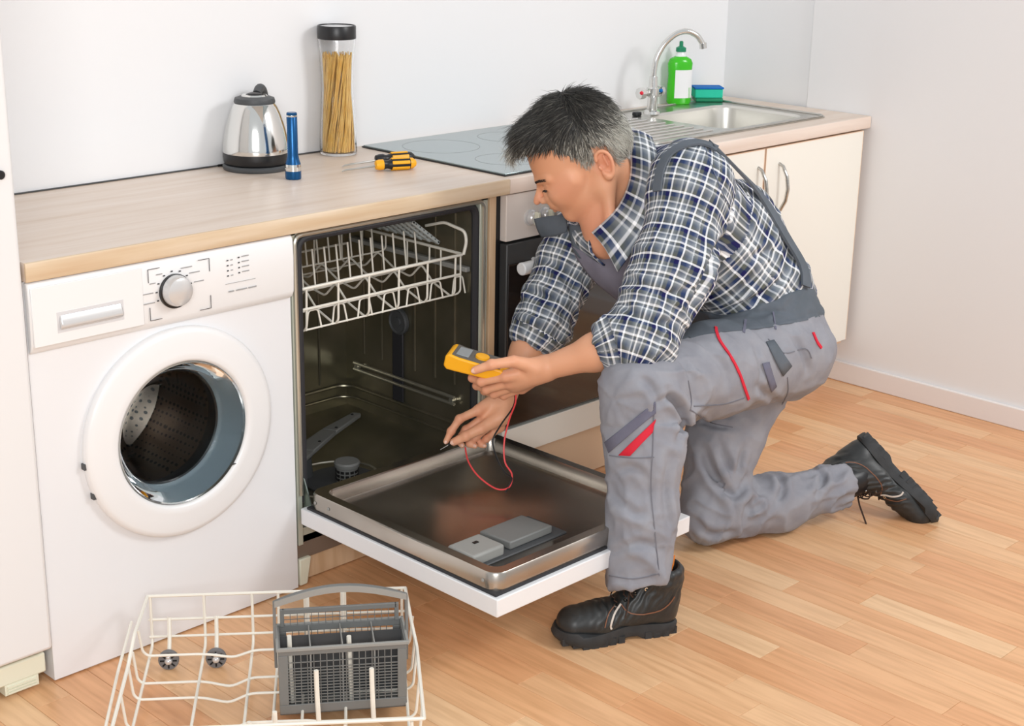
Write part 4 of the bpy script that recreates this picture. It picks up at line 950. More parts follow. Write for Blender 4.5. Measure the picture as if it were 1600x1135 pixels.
for side, hd, wr in (('L', LH, wrL), ('R', RH, wrR)):
    for nm in ('index', 'middle', 'ring', 'little'):
        pts = [P(*q) for q in hd[nm]]; sc = .86 if nm == 'little' else 1
        B.u(cap(wr, pts[0], .020, .0135), .014); finger(pts, [r*sc for r in fr])
        NAILS.append((pts[-2], pts[-1], fr[3]*sc))
    pts = [P(*q) for q in TH[side]]
    B.u(cap(wr, pts[0], .022, .019), .014).u(cap(pts[0], pts[1], .018, .0125), .010); finger(pts[1:], (.0122, .0105, .0088)); NAILS.append((pts[-2], pts[-1], .0088))
B.u(cap(P(835, 585, 3.24), P(805, 597, 3.27), .021, .019), .014); B.u(cap(P(776, 640, 3.45), P(765, 655, 3.445), .018, .016), .014)
Vb, Fb = B.mesh(.0024); Vb = relax(Vb, Fb, 2, .4)
base = np.array(lin((226, 166, 130))[:3]); red = np.array(lin((212, 124, 98))[:3]); lip = np.array(lin((198, 122, 98))[:3]); tan = np.array(lin((216, 144, 98))[:3])
col = np.tile(base, (len(Vb), 1)); nz = vn(Vb*38, 3)*.5+vn(Vb*14, 5)*.5; col = col*(1+.05*nz[:, None])
def paint(c, r, cc, amt):
    global col
    d = np.linalg.norm(Vb-A3(c), axis=1); w_ = np.clip(1-d/r, 0, 1)**.8*amt; col = col*(1-w_[:, None])+cc*w_[:, None]
for c, r, cc, a_ in ((hp_(12.6, -5.5), .020, red, .45), (hp_(6, -5, 6), .045, red, .30), (hp_(-4.5, -4.2, 7.8), .035, red, .55), (hp_(8, 3, 0), .09, tan, .55), (hp_(6, -9, 3), .05, tan, .3), (P(920, 350, 3.33), .07, red, .25), (P(950, 360, 3.38), .09, red, .3)): paint(c, r, cc, a_)
for s_ in (-1.6, -.8, 0, .8, 1.6): paint(hp_(10.8, -8.5, s_), .0065, lip, .6); paint(hp_(10.4, -9.3, s_), .0070, lip, .6)
for hd in (LH, RH):
    for nm, q in hd.items():
        for a in q[:3]: paint(P(*a), .02, red, .35)
for a in TH['L']+TH['R']: paint(P(*a), .018, red, .3)
body = npmesh('body', Vb, Fb, SKIN, pm, attr=col)
for a, b, r in NAILS:
    d_ = (b-a).normalized(); n_ = (CP-b).normalized(); n_ = (n_-d_*n_.dot(d_)).normalized(); t_ = d_.cross(n_)
    MB().ball(b+n_*(r*.80)+d_*.001, 1, 2, (r*.55, r*.78, .0014), Matrix((t_, d_, n_)).transposed()).build('fingernail', mat('nail', (232, 188, 168), .35), pm)
# ---- hair: a close cap and thousands of strands
SC = lambda f, u, s: hp_(f, u, s)
Hc = Field(); Hc.u(ell(hp_(-.9, 2.9), HF, HU, HS, (.1110, .1000, .0815)), .01).u(cap(hp_(6.8, 6.9, -3.0), hp_(6.8, 6.9, 3.0), .038, .038), .03).u(cap(hp_(11.2, 6.2, -2), hp_(11.2, 6.2, 2), .013, .013), .02).u(cap(hp_(-7.5, -1.5, -3), hp_(-7.5, -1.5, 3), .045, .045), .03)
hc0 = hp_(0, 0)
# keep above the hairline: forehead, temple, over the ear, nape
def hairline(p):
    q = p-A3(HO); f = q @ A3(HF)*100; u = q @ A3(HU)*100; s = np.abs(q @ A3(HS))*100; f = f+1.2*s/7.5; u = u-2.0*s/7.5
    lim = np.interp(f, [-14, -9.5, -6.2, -5.4, -2.2, -1.5, .4, 1.4, 3.4, 5.2, 7.6, 10.2, 12, 16], [-9.0, -8.0, -7.6, -2.6, -1.6, -6.2, -6.4, -3.2, -.6, 1.9, 2.9, 4.3, 5.0, 5.2])
    return (lim-u)/100
Hc.cut(hairline, .006)
Vh, Fh = Hc.mesh(.0035); Vh = relax(Vh, Fh, 1, .5)
q = Vh-np.array(HO); hf = q @ np.array(HF)*100; hu = q @ np.array(HU)*100; hs = q @ np.array(HS)*100
def haircol(f, u, r):
    dark = np.array([44, 43, 41]); mid_ = np.array([104, 102, 95]); pale = np.array([206, 204, 194])
    g = np.clip((7.0-u)/9+.55*np.maximum(0, (f-6.0))/4+.10*np.maximum(0, -f-4)/5, 0, 1); x = np.clip(g*1.1+(r-.5)*1.0, 0, 1)
    c = np.where(x[:, None] < .5, dark+(mid_-dark)*(x[:, None]/.5), mid_+(pale-mid_)*((x[:, None]-.5)/.5)); c = c/255; return np.where(c <= .04045, c/12.92, ((c+.055)/1.055)**2.4)
hair = npmesh('hair', Vh, Fh, HAIR, pm, attr=haircol(hf, hu, np.full(len(hf), .30)))
NS = 15000; N_h = normals(Vh, Fh); pick = np.random.choice(len(Vh), NS); vs = []; fs = []; cols = []
def loc(p): q = p-np.array(HO); return q @ np.array(HF)*100, q @ np.array(HU)*100, q @ np.array(HS)*100
aF, aU, aS = np.array(HF), np.array(HU), np.array(HS)
for n_i, i in enumerate(pick):
    p0 = Vh[i]+np.random.randn(3)*.001; N0 = N_h[i]; f, u, s = hf[i], hu[i], hs[i]
    if (N0 @ np.array(HU)) < -.55 and f > 2: continue
    # combed forward on top, down at the sides and back
    crown = np.array([-5.5, 10.5]); side = min(1, max(0, (9-u)/7))*min(1, abs(s)/6+max(0, -f)/8)
    dirv = aF*(1.0*(1-side)+.35*side)+aU*(-.9*side-.1)+aS*(np.sign(s)*.10)
    if f < -3: dirv = aF*(-.55*min(1, (-3-f)/5))+aU*-1+dirv*.3
    dirv = dirv-N0*(dirv @ N0); dirv /= np.linalg.norm(dirv)+1e-9
    dirv = dirv+np.random.randn(3)*.16; L = (.019+.012*max(0, (u-3)/9)+.014*(f > 7))*random.uniform(.7, 1.25); lift = random.uniform(.05, .32)+(.12 if u > 10 else 0)
    if random.random() < .02: lift += .5; L *= 1.15
    w_ = random.uniform(.0004, .0007)*(1.4 if u < 3 else 1.6); t_ = np.cross(dirv, N0); t_ /= np.linalg.norm(t_)+1e-9; o_ = len(vs); pp = p0.copy(); dv = dirv+N0*lift; c_ = haircol(np.array([f]), np.array([u]), np.random.rand(1))[0]
    for k in range(4):
        r_ = w_*(1-.3*k) if k < 3 else w_*.12
        vs += [pp+t_*r_, pp-t_*r_, pp+N0*r_*1.1]; cols += [c_]*3; pp = pp+dv/np.linalg.norm(dv)*L/3; dv = dv-N0*.22*(k+1)*.6
    for k in range(3):
        for a, b in ((0, 1), (1, 2), (2, 0)): fs.append((o_+k*3+a, o_+k*3+b, o_+(k+1)*3+b, o_+(k+1)*3+a))
npmesh('hair_strands', np.array(vs), np.array(fs), HAIR, hair, attr=np.array(cols), kind='stuff')
# eyebrows
btree = BVHTree.FromPolygons([Vector(v) for v in Vb], Fb.tolist())
def face(f, u, s, off=.0004):
    c = hp_(4.0, u, 0); d = (hp_(f, u, s)-c).normalized(); h = btree.ray_cast(c+d*.2, -d); return (h[0] if h[0] is not None else hp_(f, u, s))+d*off
q = MB(); rb_ = random.Random(9)
for s_ in (1, -1):
    for k in range(170):
        t = rb_.random(); f = 10.75-2.1*t**1.3; s = (1.3+3.9*t)*s_; u = -1.55+.2*math.sin(pi*t)+rb_.uniform(-.26, .22); a = face(f, u, s); b = face(f-.12, u+.2, s+.65*s_, .0014); q.tube([a, b], [.0006, .0002], 3)
q.build('eyebrow', mat('brow_hair', (70, 58, 50), .7), pm, kind='stuff')
q = MB()
for s_ in (1, -1):
    for k in range(30): t = k/29; a = face(10, -3.75, (1.8+2.9*t)*s_, 0); q.tube([a, a+HF*.004-HU*.003+HS*s_*.001], [.0006, .0002], 3)
q.build('eyelashes', mat('lash', (40, 32, 28), .7), pm, kind='stuff')
# ---- shirt
Sh = Field()
Sh.u(cap(WC-LAT*.062, CC-LAT*.068, .122, .118)).u(cap(WC+LAT*.062, CC+LAT*.068, .122, .118), .05)
Sh.u(cap(P(1205, 440, 3.56), P(1150, 350, 3.50), .085, .10), .05)
Sh.u(cap(P(1222, 448, 3.50), P(1200, 455, 3.62), .058, .07), .04)
Sh.u(cap(shL-LAT*.0, CC-LAT*.05, .086, .10), .05).u(cap(shR, CC+LAT*.05, .080, .10), .05).u(cap(P(1075, 262, 3.34), P(1000, 275, 3.55), .062, .060), .05)
aw = P(1052, 420, 3.22)
Sh.u(cap(shL, aw, .083, .082), .04).u(cap(aw, elL, .082, .078), .04).u(cap(elL, P(968, 538, 3.18), .076, .064), .03)
afar = P(893, 400, 3.54); hemR = P(842, 517, 3.495)
Sh.u(cap(shR, afar, .076, .070), .04).u(cap(afar, hemR, .070, .066), .03)
# cuffs (rolled)
cdL = (wrL-elL).normalized(); cdR = (wrR-elR).normalized(); cL = P(963, 540, 3.185); cR = hemR
def ringprims(F_, c, d, R_, r, n=14, k=.012):
    a = d.orthogonal().normalized(); b = d.cross(a)
    pts = [c+a*R_*math.cos(2*pi*i/n)+b*R_*math.sin(2*pi*i/n) for i in range(n)]
    for i in range(n): F_.u(cap(pts[i], pts[(i+1) % n], r, r), k)
ringprims(Sh, cL, (cdL+Vector((0, 0, .25))).normalized(), .049, .017); ringprims(Sh, cL-cdL*.024, (cdL+Vector((0, 0, .35))).normalized(), .057, .015)
ringprims(Sh, cR, cdR, .051, .015); ringprims(Sh, cR-cdR*.024, cdR, .056, .013)
Sh.sub(cap(cL-cdL*.01, cL+cdL*.09, .040, .05), .006); Sh.sub(cap(cR+cdR*.008, cR+cdR*.09, .036, .042), .006)
# neck opening and collar
n0 = P(1000, 330, 3.43); nk = (hp_(-3.5, -5)-NB).normalized()
Sh.sub(cap(NB, hp_(-2, -6), .060, .066), .006); Sh.sub(cap(P(935, 352, 3.33), P(962, 350, 3.36), .030, .022), .01)
Vs, Fs = Sh.mesh(.005); Vs = relax(Vs, Fs, 2, .5)
bones = [(WC, NB, .13, LAT, 0), (shL, elL, .085, LAT, .02), (elL, P(940, 545, 3.18), .065, LAT, .33), (shR, elR, .075, LAT, .01), (elR, P(820, 555, 3.5), .06, LAT, .25)]
def fold(V_, F_, bones, amp, f1, f2, seed=1, mask=None, it=1):
    uv, wf, wv, UA = bones_uv(V_, F_, bones); N_ = normals(V_, F_); u = UA[wv, np.arange(len(V_)), 0]; an = UA[wv, np.arange(len(V_)), 1]
    c = np.stack([u*f1+np.sin(an*1.3+seed)*.5, np.cos(an)*f2+wv*7.3, np.sin(an)*f2], 1)
    n1 = vn(c, seed); n2 = vn(c*2.1+5, seed+1); rid = ((1-np.abs(n1))**4)*1.5-.45+n2*.30; a = amp*np.ones(len(V_)) if mask is None else amp*mask(V_, wv, u, an)
    return V_+N_*(rid*a)[:, None]
elm = lambda V_, wv, u, an: .55+.9*np.exp(-(np.minimum(np.linalg.norm(V_-A3(elL), axis=1), np.linalg.norm(V_-A3(elR), axis=1))/.12)**2)+.5*np.exp(-(np.linalg.norm(V_-A3(P(1200, 450, 3.5)), axis=1)/.12)**2)
Vs = fold(Vs, Fs, bones, .0060, 20, 1.4, 3, elm); Vs = relax(Vs, Fs, 1, .3)
Vs = groove(Vs, Fs, [([(972, 470), (1000, 498), (1052, 506)], .008, .008), ([(985, 436), (1036, 460), (1084, 450)], .008, .006), ([(1126, 372), (1104, 430), (1076, 486)], .010, .012), ([(1180, 430), (1150, 462), (1120, 474)], .008, .008), ([(1010, 400), (1050, 410), (1090, 396)], .008, .004),
    ([(820, 450), (860, 466), (900, 456)], .008, .007), ([(812, 480), (850, 494), (880, 490)], .007, .007), ([(850, 400), (880, 420), (905, 415)], .008, .005), ([(1152, 300), (1138, 345), (1130, 372)], .009, .007), ([(1230, 430), (1190, 462), (1140, 482)], .008, .009), ([(1215, 390), (1180, 400), (1140, 430)], .009, .007), ([(1060, 270), (1085, 262), (1110, 275)], .008, .004)])
uv, wf, wv, UA = bones_uv(Vs, Fs, bones)
# keep the shirt outside the body and above the belt
shirt = npmesh('shirt', Vs, Fs, PLAID, pm, uv=uv)
# collar: two shaped leaves
def sheet(rows, th, m, name, parent, uvs=None):
    """grid of points given thickness"""
    R_ = len(rows); C_ = len(rows[0]); G = np.array([[list(p_) for p_ in r] for r in rows], float)
    gu = np.gradient(G, axis=1); gv = np.gradient(G, axis=0); n_ = np.cross(gu, gv); n_ /= np.linalg.norm(n_, axis=-1)[..., None]+1e-9
    top_ = (G+n_*th/2).reshape(-1, 3); bo_ = (G-n_*th/2).reshape(-1, 3); K = R_*C_; F_ = []
    for i in range(R_-1):
        for j in range(C_-1): a = i*C_+j; F_.append((a, a+1, a+C_+1, a+C_)); F_.append((K+a, K+a+C_, K+a+C_+1, K+a+1))
    for j in range(C_-1): F_.append((j, K+j, K+j+1, j+1)); a = (R_-1)*C_+j; F_.append((a, a+1, K+a+1, K+a))
    for i in range(R_-1): a = i*C_; F_.append((a, a+C_, K+a+C_, K+a)); a += C_-1; F_.append((a, K+a, K+a+C_, a+C_))
    V_ = np.concatenate([top_, bo_]); uvv = None
    if uvs is not None:
        w = np.array([[(j*uvs[0]/(C_-1), i*uvs[1]/(R_-1)) for j in range(C_)] for i in range(R_)]).reshape(-1, 2); w = np.concatenate([w, w]); uvv = w[np.array(F_)].reshape(-1, 2)
    return npmesh(name, V_, np.array(F_), m, parent, uv=uvv)
def grid_px(rows, n=5):
    """rows of (px,py,d) -> smooth grid"""
    rr_ = [dens(r, n) for r in rows]; C_ = len(rr_[0]); cols_ = [dens([rr_[i][j] for i in range(len(rr_))], 3) for j in range(C_)]
    return [[P(*cols_[j][i]) for j in range(C_)] for i in range(len(cols_[0]))]
sheet(grid_px([[(984, 203, 3.47), (986, 235, 3.375), (984, 280, 3.335), (965, 325, 3.315), (925, 364, 3.32)], [(1000, 205, 3.46), (1006, 240, 3.35), (1005, 288, 3.30), (985, 340, 3.28), (945, 388, 3.29)], [(1018, 214, 3.46), (1028, 250, 3.33), (1028, 300, 3.27), (1010, 358, 3.25), (965, 425, 3.265)]]), .004, PLAID, 'collar', pm, uvs=(.24, .05))
sheet(grid_px([[(900, 352, 3.44), (915, 362, 3.41), (922, 366, 3.37)], [(888, 348, 3.48), (900, 372, 3.42), (925, 395, 3.37)], [(880, 350, 3.52), (905, 395, 3.45), (945, 415, 3.38)]]), .004, PLAID, 'collar', pm, uvs=(.08, .06))
sheet(grid_px([[(985, 200, 3.47), (975, 205, 3.53), (960, 235, 3.57)], [(1004, 208, 3.47), (990, 212, 3.55), (970, 240, 3.60)]]), .004, PLAID, 'collar', pm, uvs=(.1, .03))
# ---- overalls
Tr = Field()
hL = P(1222, 548, 3.52); hR = P(1190, 548, 3.70); kL = P(1000, 612, 3.165); kR = P(1108, 803, 3.64); aL = P(999, 893, 3.175); aR = P(1312, 760, 3.80)
pe = P(1200, 522, 3.61)
Tr.u(cap(P(1222, 545, 3.54), P(1208, 540, 3.68), .108, .105))
Tr.u(cap(hL, P(1110, 580, 3.33), .112, .098), .05).u(cap(P(1110, 580, 3.33), kL, .097, .077), .04).u(cap(P(985, 606, 3.16), P(985, 640, 3.16), .056, .054), .03)
Tr.u(cap(kL, P(1006, 700, 3.165), .076, .077, flat=FX, fk=.85), .03).u(cap(P(1006, 700, 3.165), P(1003, 800, 3.17), .077, .073, flat=FX, fk=.8), .03).u(cap(P(1003, 800, 3.17), P(997, 905, 3.175), .073, .070, flat=FX, fk=.88), .02)
Tr.u(cap(hR, P(1130, 690, 3.67), .108, .088), .05).u(cap(P(1130, 690, 3.67), kR, .086, .070), .04)
Tr.u(cap(kR, P(1215, 785, 3.73), .068, .067), .03).u(cap(P(1215, 785, 3.73), aR, .067, .052), .03)
# waist and lower bib, a little outside the shirt
Tr.u(cap(WC-LAT*.062, P(1130, 440, 3.57)-LAT*.062, .130, .129), .04).u(cap(WC+LAT*.062, P(1130, 440, 3.57)+LAT*.062, .130, .129), .04)
Tr.u(cap(P(1222, 490, 3.50), P(1205, 500, 3.62), .070, .075), .04)
# upper rim of the waist: a sloping cut
wl = [P(1040, 470, 3.55), P(1120, 498, 3.45), P(1255, 462, 3.5)]
wn = Vector((0, 0, 1))
def waistcut(p):
    g0 = A3(P(1120, 493, 3.45)); q = p-g0; x = q @ A3(RX); z = q @ A3(UX); return z-(np.where(x > 0, .16*x+.9*x*x, -.42*x-.2*x*x))*1.0
Tr.cut(waistcut, .004)
Tr.cut(half((0, 0, .004), (0, 0, -1)), .006)
# hems
Tr.cut(half(P(999, 915, 3.175), (UX*-1+RX*.13)), .004)
dh = (aR-P(1215, 785, 3.73)).normalized(); Tr.cut(half(aR+dh*.018, dh), .004)
Tr.sub(cap(aR-dh*.0, aR+dh*.1, .038, .038), .003); Tr.sub(cap(P(998, 905, 3.175), P(998, 960, 3.175), .056, .056, flat=FX, fk=.82), .003)
Vt, Ft = Tr.mesh(.005); Vt = relax(Vt, Ft, 2, .5)
tb = [(hL, kL, .10, UX, 0), (kL, aL, .075, RX, .45), (hR, kR, .10, RX, .1), (kR, aR, .07, UX, .6), (WC, P(1130, 440, 3.57), .18, LAT, 0)]
def tm(V_, wv, u, an):
    g = lambda px, py, d, r: np.exp(-(np.linalg.norm(V_-A3(P(px, py, d)), axis=1)/r)**2)
    return (.38-.25*g(1000, 680, 3.12, .05))+1.1*g(1055, 660, 3.2, .07)+1.1*g(1150, 780, 3.62, .09)+.8*g(1240, 560, 3.5, .08)+.5*g(1000, 860, 3.15, .07)+.7*g(1300, 760, 3.75, .08)+.5*g(1180, 510, 3.45, .08)
Vt = fold(Vt, Ft, tb, .0105, 13, 1.3, 11, tm); Vt = fold(Vt, Ft, tb, .0042, 30, 2.2, 17, tm); Vt = relax(Vt, Ft, 1, .4); Vt[:, 2] = np.maximum(Vt[:, 2], .0035)
Vt = groove(Vt, Ft, [([(1044, 612), (1060, 636), (1068, 662), (1060, 690)], .009, .014), ([(1024, 634), (1046, 622), (1064, 640)], .007, .008), ([(1085, 652), (1112, 664), (1150, 668)], .007, .007),
    ([(1058, 556), (1080, 588), (1086, 622)], .008, .006), ([(1000, 588), (1020, 608), (1034, 640)], .008, .006), ([(1098, 700), (1116, 745), (1148, 774), (1166, 748)], .010, .013), ([(1124, 690), (1142, 742)], .008, .009), ([(1162, 700), (1150, 756)], .008, .009),
    ([(1205, 735), (1224, 756), (1216, 786)], .009, .010), ([(1268, 728), (1286, 746), (1276, 774)], .008, .010), ([(1236, 520), (1256, 556), (1262, 582)], .008, .007), ([(1180, 602), (1214, 628)], .008, .006), ([(1100, 540), (1130, 575), (1136, 606)], .009, .005), ([(1180, 540), (1190, 580), (1184, 610)], .009, .005),
    ([(1046, 716), (1040, 780), (1052, 836)], .009, .008), ([(958, 770), (990, 802), (1010, 800)], .008, .006), ([(955, 862), (1000, 850), (1030, 858)], .008, .006), ([(960, 740), (985, 730), (1012, 745)], .008, .005), ([(1085, 810), (1110, 835), (1150, 830)], .009, .007)])
px_, py_ = image_xy(Vt[Ft].mean(1)); fc = Vt[Ft].mean(1)
bound = np.interp(px_, [980, 1060, 1110, 1190, 1262, 1300], [560, 532, 520, 512, 498, 490]); upper = (py_ < bound)
mid = np.where(upper, 1, 0)
trousers = npmesh('overalls', Vt, Ft, [GREYC, DARKC], pm, mid=mid)
# bib front (hangs from the straps under the chest)
sheet(grid_px([[(893, 384, 3.44), (930, 398, 3.40), (990, 392, 3.36)], [(905, 408, 3.43), (940, 420, 3.39), (995, 415, 3.35)], [(930, 440, 3.43), (960, 446, 3.39), (1005, 440, 3.35)], [(962, 466, 3.44), (985, 474, 3.40), (1020, 480, 3.36)], [(985, 490, 3.45), (1010, 500, 3.41), (1060, 505, 3.37)]]), .005, cloth('bib_cloth', (112, 108, 120), (122, 118, 130)), 'bib', pm)
sheet(grid_px([[(889, 352, 3.455), (905, 352, 3.42)], [(892, 372, 3.445), (918, 372, 3.41)], [(897, 392, 3.435), (938, 396, 3.395)], [(906, 404, 3.425), (948, 408, 3.385)]]), .006, DARKC, 'bib_strap', pm)
sheet(grid_px([[(835, 342, 3.50), (860, 338, 3.47), (884, 336, 3.45)], [(840, 358, 3.50), (862, 356, 3.465), (886, 352, 3.445)], [(846, 370, 3.505), (866, 369, 3.47), (886, 362, 3.45)]]), .005, DARKC, 'strap_end', pm)
hit = mkhit([shirt, trousers])
def on(pts, off=.002, n=5): return [h for h in (hit(x, y, off) for x, y in dens(pts, n)) if h]
# shoulder strap: over the shoulder, down the back
ribbon(smoothpath(on([(1030, 300), (1034, 268), (1046, 244), (1070, 229), (1096, 226), (1118, 236)], .006)), .022, .003, DARKC, 'strap', pm)
st = []
for x, y in dens([(1112, 228), (1138, 244), (1166, 272), (1190, 306), (1210, 344), (1226, 378), (1246, 404), (1260, 426), (1256, 448)], 3):
    h = None
    for dx in range(0, 40, 2):
        h = hit(x-dx*.8, y+dx*.5, .002)
        if h: break
    if h: st.append(h)
ribbon(smoothpath([(p_+n_*.004, n_) for p_, n_ in st], 14), .030, .004, DARKC, 'strap', pm)
# seams, pockets, red trims
ribbon(on([(1118, 512), (1124, 532), (1140, 556), (1153, 580), (1162, 604), (1169, 624)], .0015), [.005]*3+[.006]*22+[.003]*1 if 0 else .0062, .0016, REDC, 'zip_piping', pm)
ribbon(on([(1270, 520), (1276, 534), (1283, 544)], .001), .006, .002, REDC, 'pocket_trim', pm)
MB().tube([P(1266, 518, 3.56), P(1276, 536, 3.54), P(1294, 549, 3.53)], [.004, .0035, .0015], 6).build('pocket_tab', REDC, pm)
ribbon(on([(1020, 660), (1003, 682), (982, 708), (972, 712)], .0012), [.022]*20, .0014, REDC, 'reflective_stripe', pm) if 0 else None
def patch(quad, m, name, off=.0030, nu=8, nv=4, th=.0014):
    a, b, c, d = (np.array(q_, float) for q_ in quad); rows = []
    for i in range(nv+1):
        r = []
        for j in range(nu+1):
            u, v = j/nu, i/nv; x, y = (a*(1-u)+b*u)*(1-v)+(d*(1-u)+c*u)*v; h = hit(x, y, off)
            if h is None: return None
            r.append(h[0])
        rows.append(r)
    return sheet(rows, th, m, name, pm)
patch([(1024, 655), (1019, 676), (985, 713), (967, 712)], REDC, 'red_stripe', nu=6)
patch([(1022, 628), (1024, 645), (952, 708), (946, 692)], SLATE, 'dark_stripe', nu=8)
def seam(pts, w_=.0022, m=STITCH, name='seam'): return ribbon(on(pts, .0006), w_, .0009, m, name, pm)
seam([(952, 712), (985, 716), (1022, 715)]); seam([(1022, 632), (1020, 700), (1017, 760), (1022, 820), (1030, 900)]); seam([(1075, 595), (1080, 625), (1078, 642)]); seam([(1078, 640), (1110, 660), (1145, 668)]); seam([(1084, 635), (1130, 632), (1163, 622)])
seam([(1230, 590), (1231, 612), (1222, 632)]); seam([(1200, 530), (1225, 552), (1258, 545), (1268, 560)]); seam([(952, 900), (990, 905), (1030, 897)]); seam([(1160, 745), (1205, 790)]) if 0 else None
patch([(1196, 535), (1208, 532), (1236, 572), (1222, 588)], DARKC, 'pocket_flap', nu=5); patch([(1190, 568), (1200, 566), (1212, 604), (1204, 612)], SLATE, 'pen_pocket', nu=5)
seam([(1208, 488), (1212, 515)], .004, SLATE, 'belt_loop'); seam([(1165, 500), (1162, 520)], .006, SLATE, 'belt_loop')
seam([(1100, 228), (1128, 300), (1146, 330)], .0018, mat('shirt_seam', (96, 106, 128), .9), 'shoulder_seam')
# ---- boots
def boot(o, X, Y, Z_, sx_=1.0):
    """X heel->toe, Z_ away from the sole; o = centre of the heel under the sole"""
    def L(x, y, z): return o+X*(x*sx_)+Y*y+Z_*z
    out = [(-.030, -.022), (-.036, 0), (-.030, .022), (-.010, .034), (.03, .036), (.08, .034), (.12, .042), (.16, .050), (.20, .050), (.232, .038), (.248, .015), (.250, -.010), (.238, -.032), (.21, -.044), (.17, -.048), (.12, -.040), (.08, -.032), (.03, -.034), (-.010, -.033)]
    g = dens(out+[out[0]], 3)[:-1]; m = MB(); n = len(g)
    def zt_(x): return .030+.004*math.sin(x*20)+(.010 if x > .2 else 0)
    Ls = []
    for e, zf in ((.94, lambda x: .008 if .055 < x < .10 else .000+max(0, x-.19)*.16), (1.0, lambda x: .012 if .055 < x < .10 else .006+max(0, x-.19)*.16), (1.02, lambda x: .022), (.98, zt_)):
        Ls.append([L(.1+(x-.1)*e, y*e, zf(x)) for x, y in g])
    loft(m, Ls); b = m.build('boot_sole', SOLE, pm, ang=40)
    q = MB()
    for k in range(13):
        x = -.024+k*.0215
        if .05 < x < .10: continue
        for s in (1, -1):
            yy = np.interp(x, [-.03, 0, .08, .16, .2, .24], [.022, .033, .034, .047, .047, .030]); zz = max(0, x-.19)*.16
            q.obox(L(x, s*yy, zz), X, Y*s, Z_, (-.007, -.012, -.0005), (.007, .003, .016))
    q.build('tread', SOLE, b, smooth=False, kind='stuff')
    F_ = Field()
    F_.u(cap(L(.0, 0, .045), L(.0, 0, .075), .037, .036, flat=Y, fk=.92)).u(cap(L(.02, 0, .06), L(.06, 0, .062), .036, .036), .02)
    F_.u(cap(L(.06, 0, .058), L(.15, .003, .044), .037, .036), .025).u(cap(L(.15, -.012, .042), L(.205, -.008, .040), .032, .032), .02).u(cap(L(.15, .014, .042), L(.205, .010, .040), .032, .032), .02)
    F_.u(cap(L(.008, 0, .08), L(.0, 0, .125), .044, .047, flat=Y, fk=.9), .02).u(cap(L(.045, 0, .085), L(.02, 0, .12), .032, .036), .03)
    ringprims(F_, L(.004, 0, .140), Z_, .040, .0085, 12, .006); ringprims(F_, L(.006, 0, .124), Z_, .042, .0075, 12, .006)
    F_.cut(half(L(0, 0, .022), -Z_), .004); F_.sub(cap(L(.004, 0, .135), L(.0, 0, .19), .034, .036), .006)
    V_, Q_ = F_.mesh(.0032); V_ = relax(V_, Q_, 2, .5); Nn = normals(V_, Q_); lx = (V_-np.array(o)) @ np.array(X)/sx_; lz = (V_-np.array(o)) @ np.array(Z_)
    w_ = np.exp(-((lx-.115)/.04)**2)*(lz > .04)+.8*np.exp(-((lz-.105)/.03)**2); V_ = V_+Nn*(.0016*w_*np.sin((lx*.8+lz*.5)*420+vn(V_*60)*2))[:, None]
    up = npmesh('boot_upper', V_, Q_, LEATHER, pm)
    tree = BVHTree.FromPolygons([Vector(v) for v in V_], [tuple(f) for f in Q_])
    def onb(x, y, z, off=.0006):
        c = L(min(max(x, 0), .19), 0, .05 if x > .05 else max(.05, z)); pt = L(x, y, z); r = tree.ray_cast(c, (pt-c).normalized()); return None if r[0] is None else (r[0]+(pt-c).normalized()*off, (pt-c).normalized())
    for s in (1, -1):
        def sm(pts, w, m_, nm):
            hh = [h for h in (onb(*q_) for q_ in dens(pts, 4)) if h]
            if len(hh) > 2: ribbon(hh, w, .0012, m_, nm, up)
        sm([(-.03, s*.03, .12), (-.01, s*.05, .085), (.03, s*.05, .065), (.085, s*.05, .07), (.105, s*.03, .09)], .0022, TRIM, 'piping')
        sm([(.105, s*.03, .09), (.125, s*.045, .07), (.135, s*.055, .05), (.133, s*.06, .036)], .004, PALE, 'piping')
        sm([(.118, s*.03, .09), (.14, s*.045, .07), (.15, s*.055, .045)], .002, TRIM, 'piping')
        for k in range(4):
            x = .05+k*.022; h = onb(x, s*.026, .115-k*.010, .001)
            if h: MB().lathe([(.0042, -.001), (.0042, .0012), (.0022, .0016), (.0018, 0)], h[0], h[1], 10).build('eyelet', CHROME, up)
    for k in range(4):
        x = .048+k*.021; z = .13-k*.011; hh = [h for h in (onb(x+.004*(j % 2), -.026+.052*j/6, z+(.008 if 0 < j < 6 else 0), .0025) for j in range(7)) if h]
        if len(hh) > 2: MB().tube([h[0] for h in hh], .0019, 6).build('lace', LACE, up)
    h = onb(.075, 0, .12, .004)[0]
    for s in (1, -1):
        pts = [h, h+Y*s*.020+Z_*.010+X*.004, h+Y*s*.040+Z_*.000+X*.014, h+Y*s*.036-Z_*.012+X*.006, h+Y*s*.012-Z_*.002+X*.002]; MB().tube([Vector(p_) for p_ in dens([tuple(q_) for q_ in pts], 4)], .0019, 6).build('lace_loop', LACE, up)
        yield_pts = [h, h+Y*s*.028+X*.012-Z_*.004, h+Y*s*.044+X*.020-Z_*.030, h+Y*s*.047+X*.026-Z_*.052]
        MB().tube([Vector(p_) for p_ in dens([tuple(q_) for q_ in yield_pts], 4)], .0017, 6).build('lace_end', LACE, up)
    return up, L
hb0 = Vector((1.036, -.656, .0)); fx_ = Vector((-.875, .485, 0)).normalized(); fy_ = Z.cross(fx_)
boot(hb0, fx_, fy_, Z, .94)
ribbon([(P(1043, 902, 3.20), -FX), (P(1050, 882, 3.20), -FX), (P(1052, 868, 3.20), -FX)], .008, .002, ORANGE, 'pull_loop', pm)
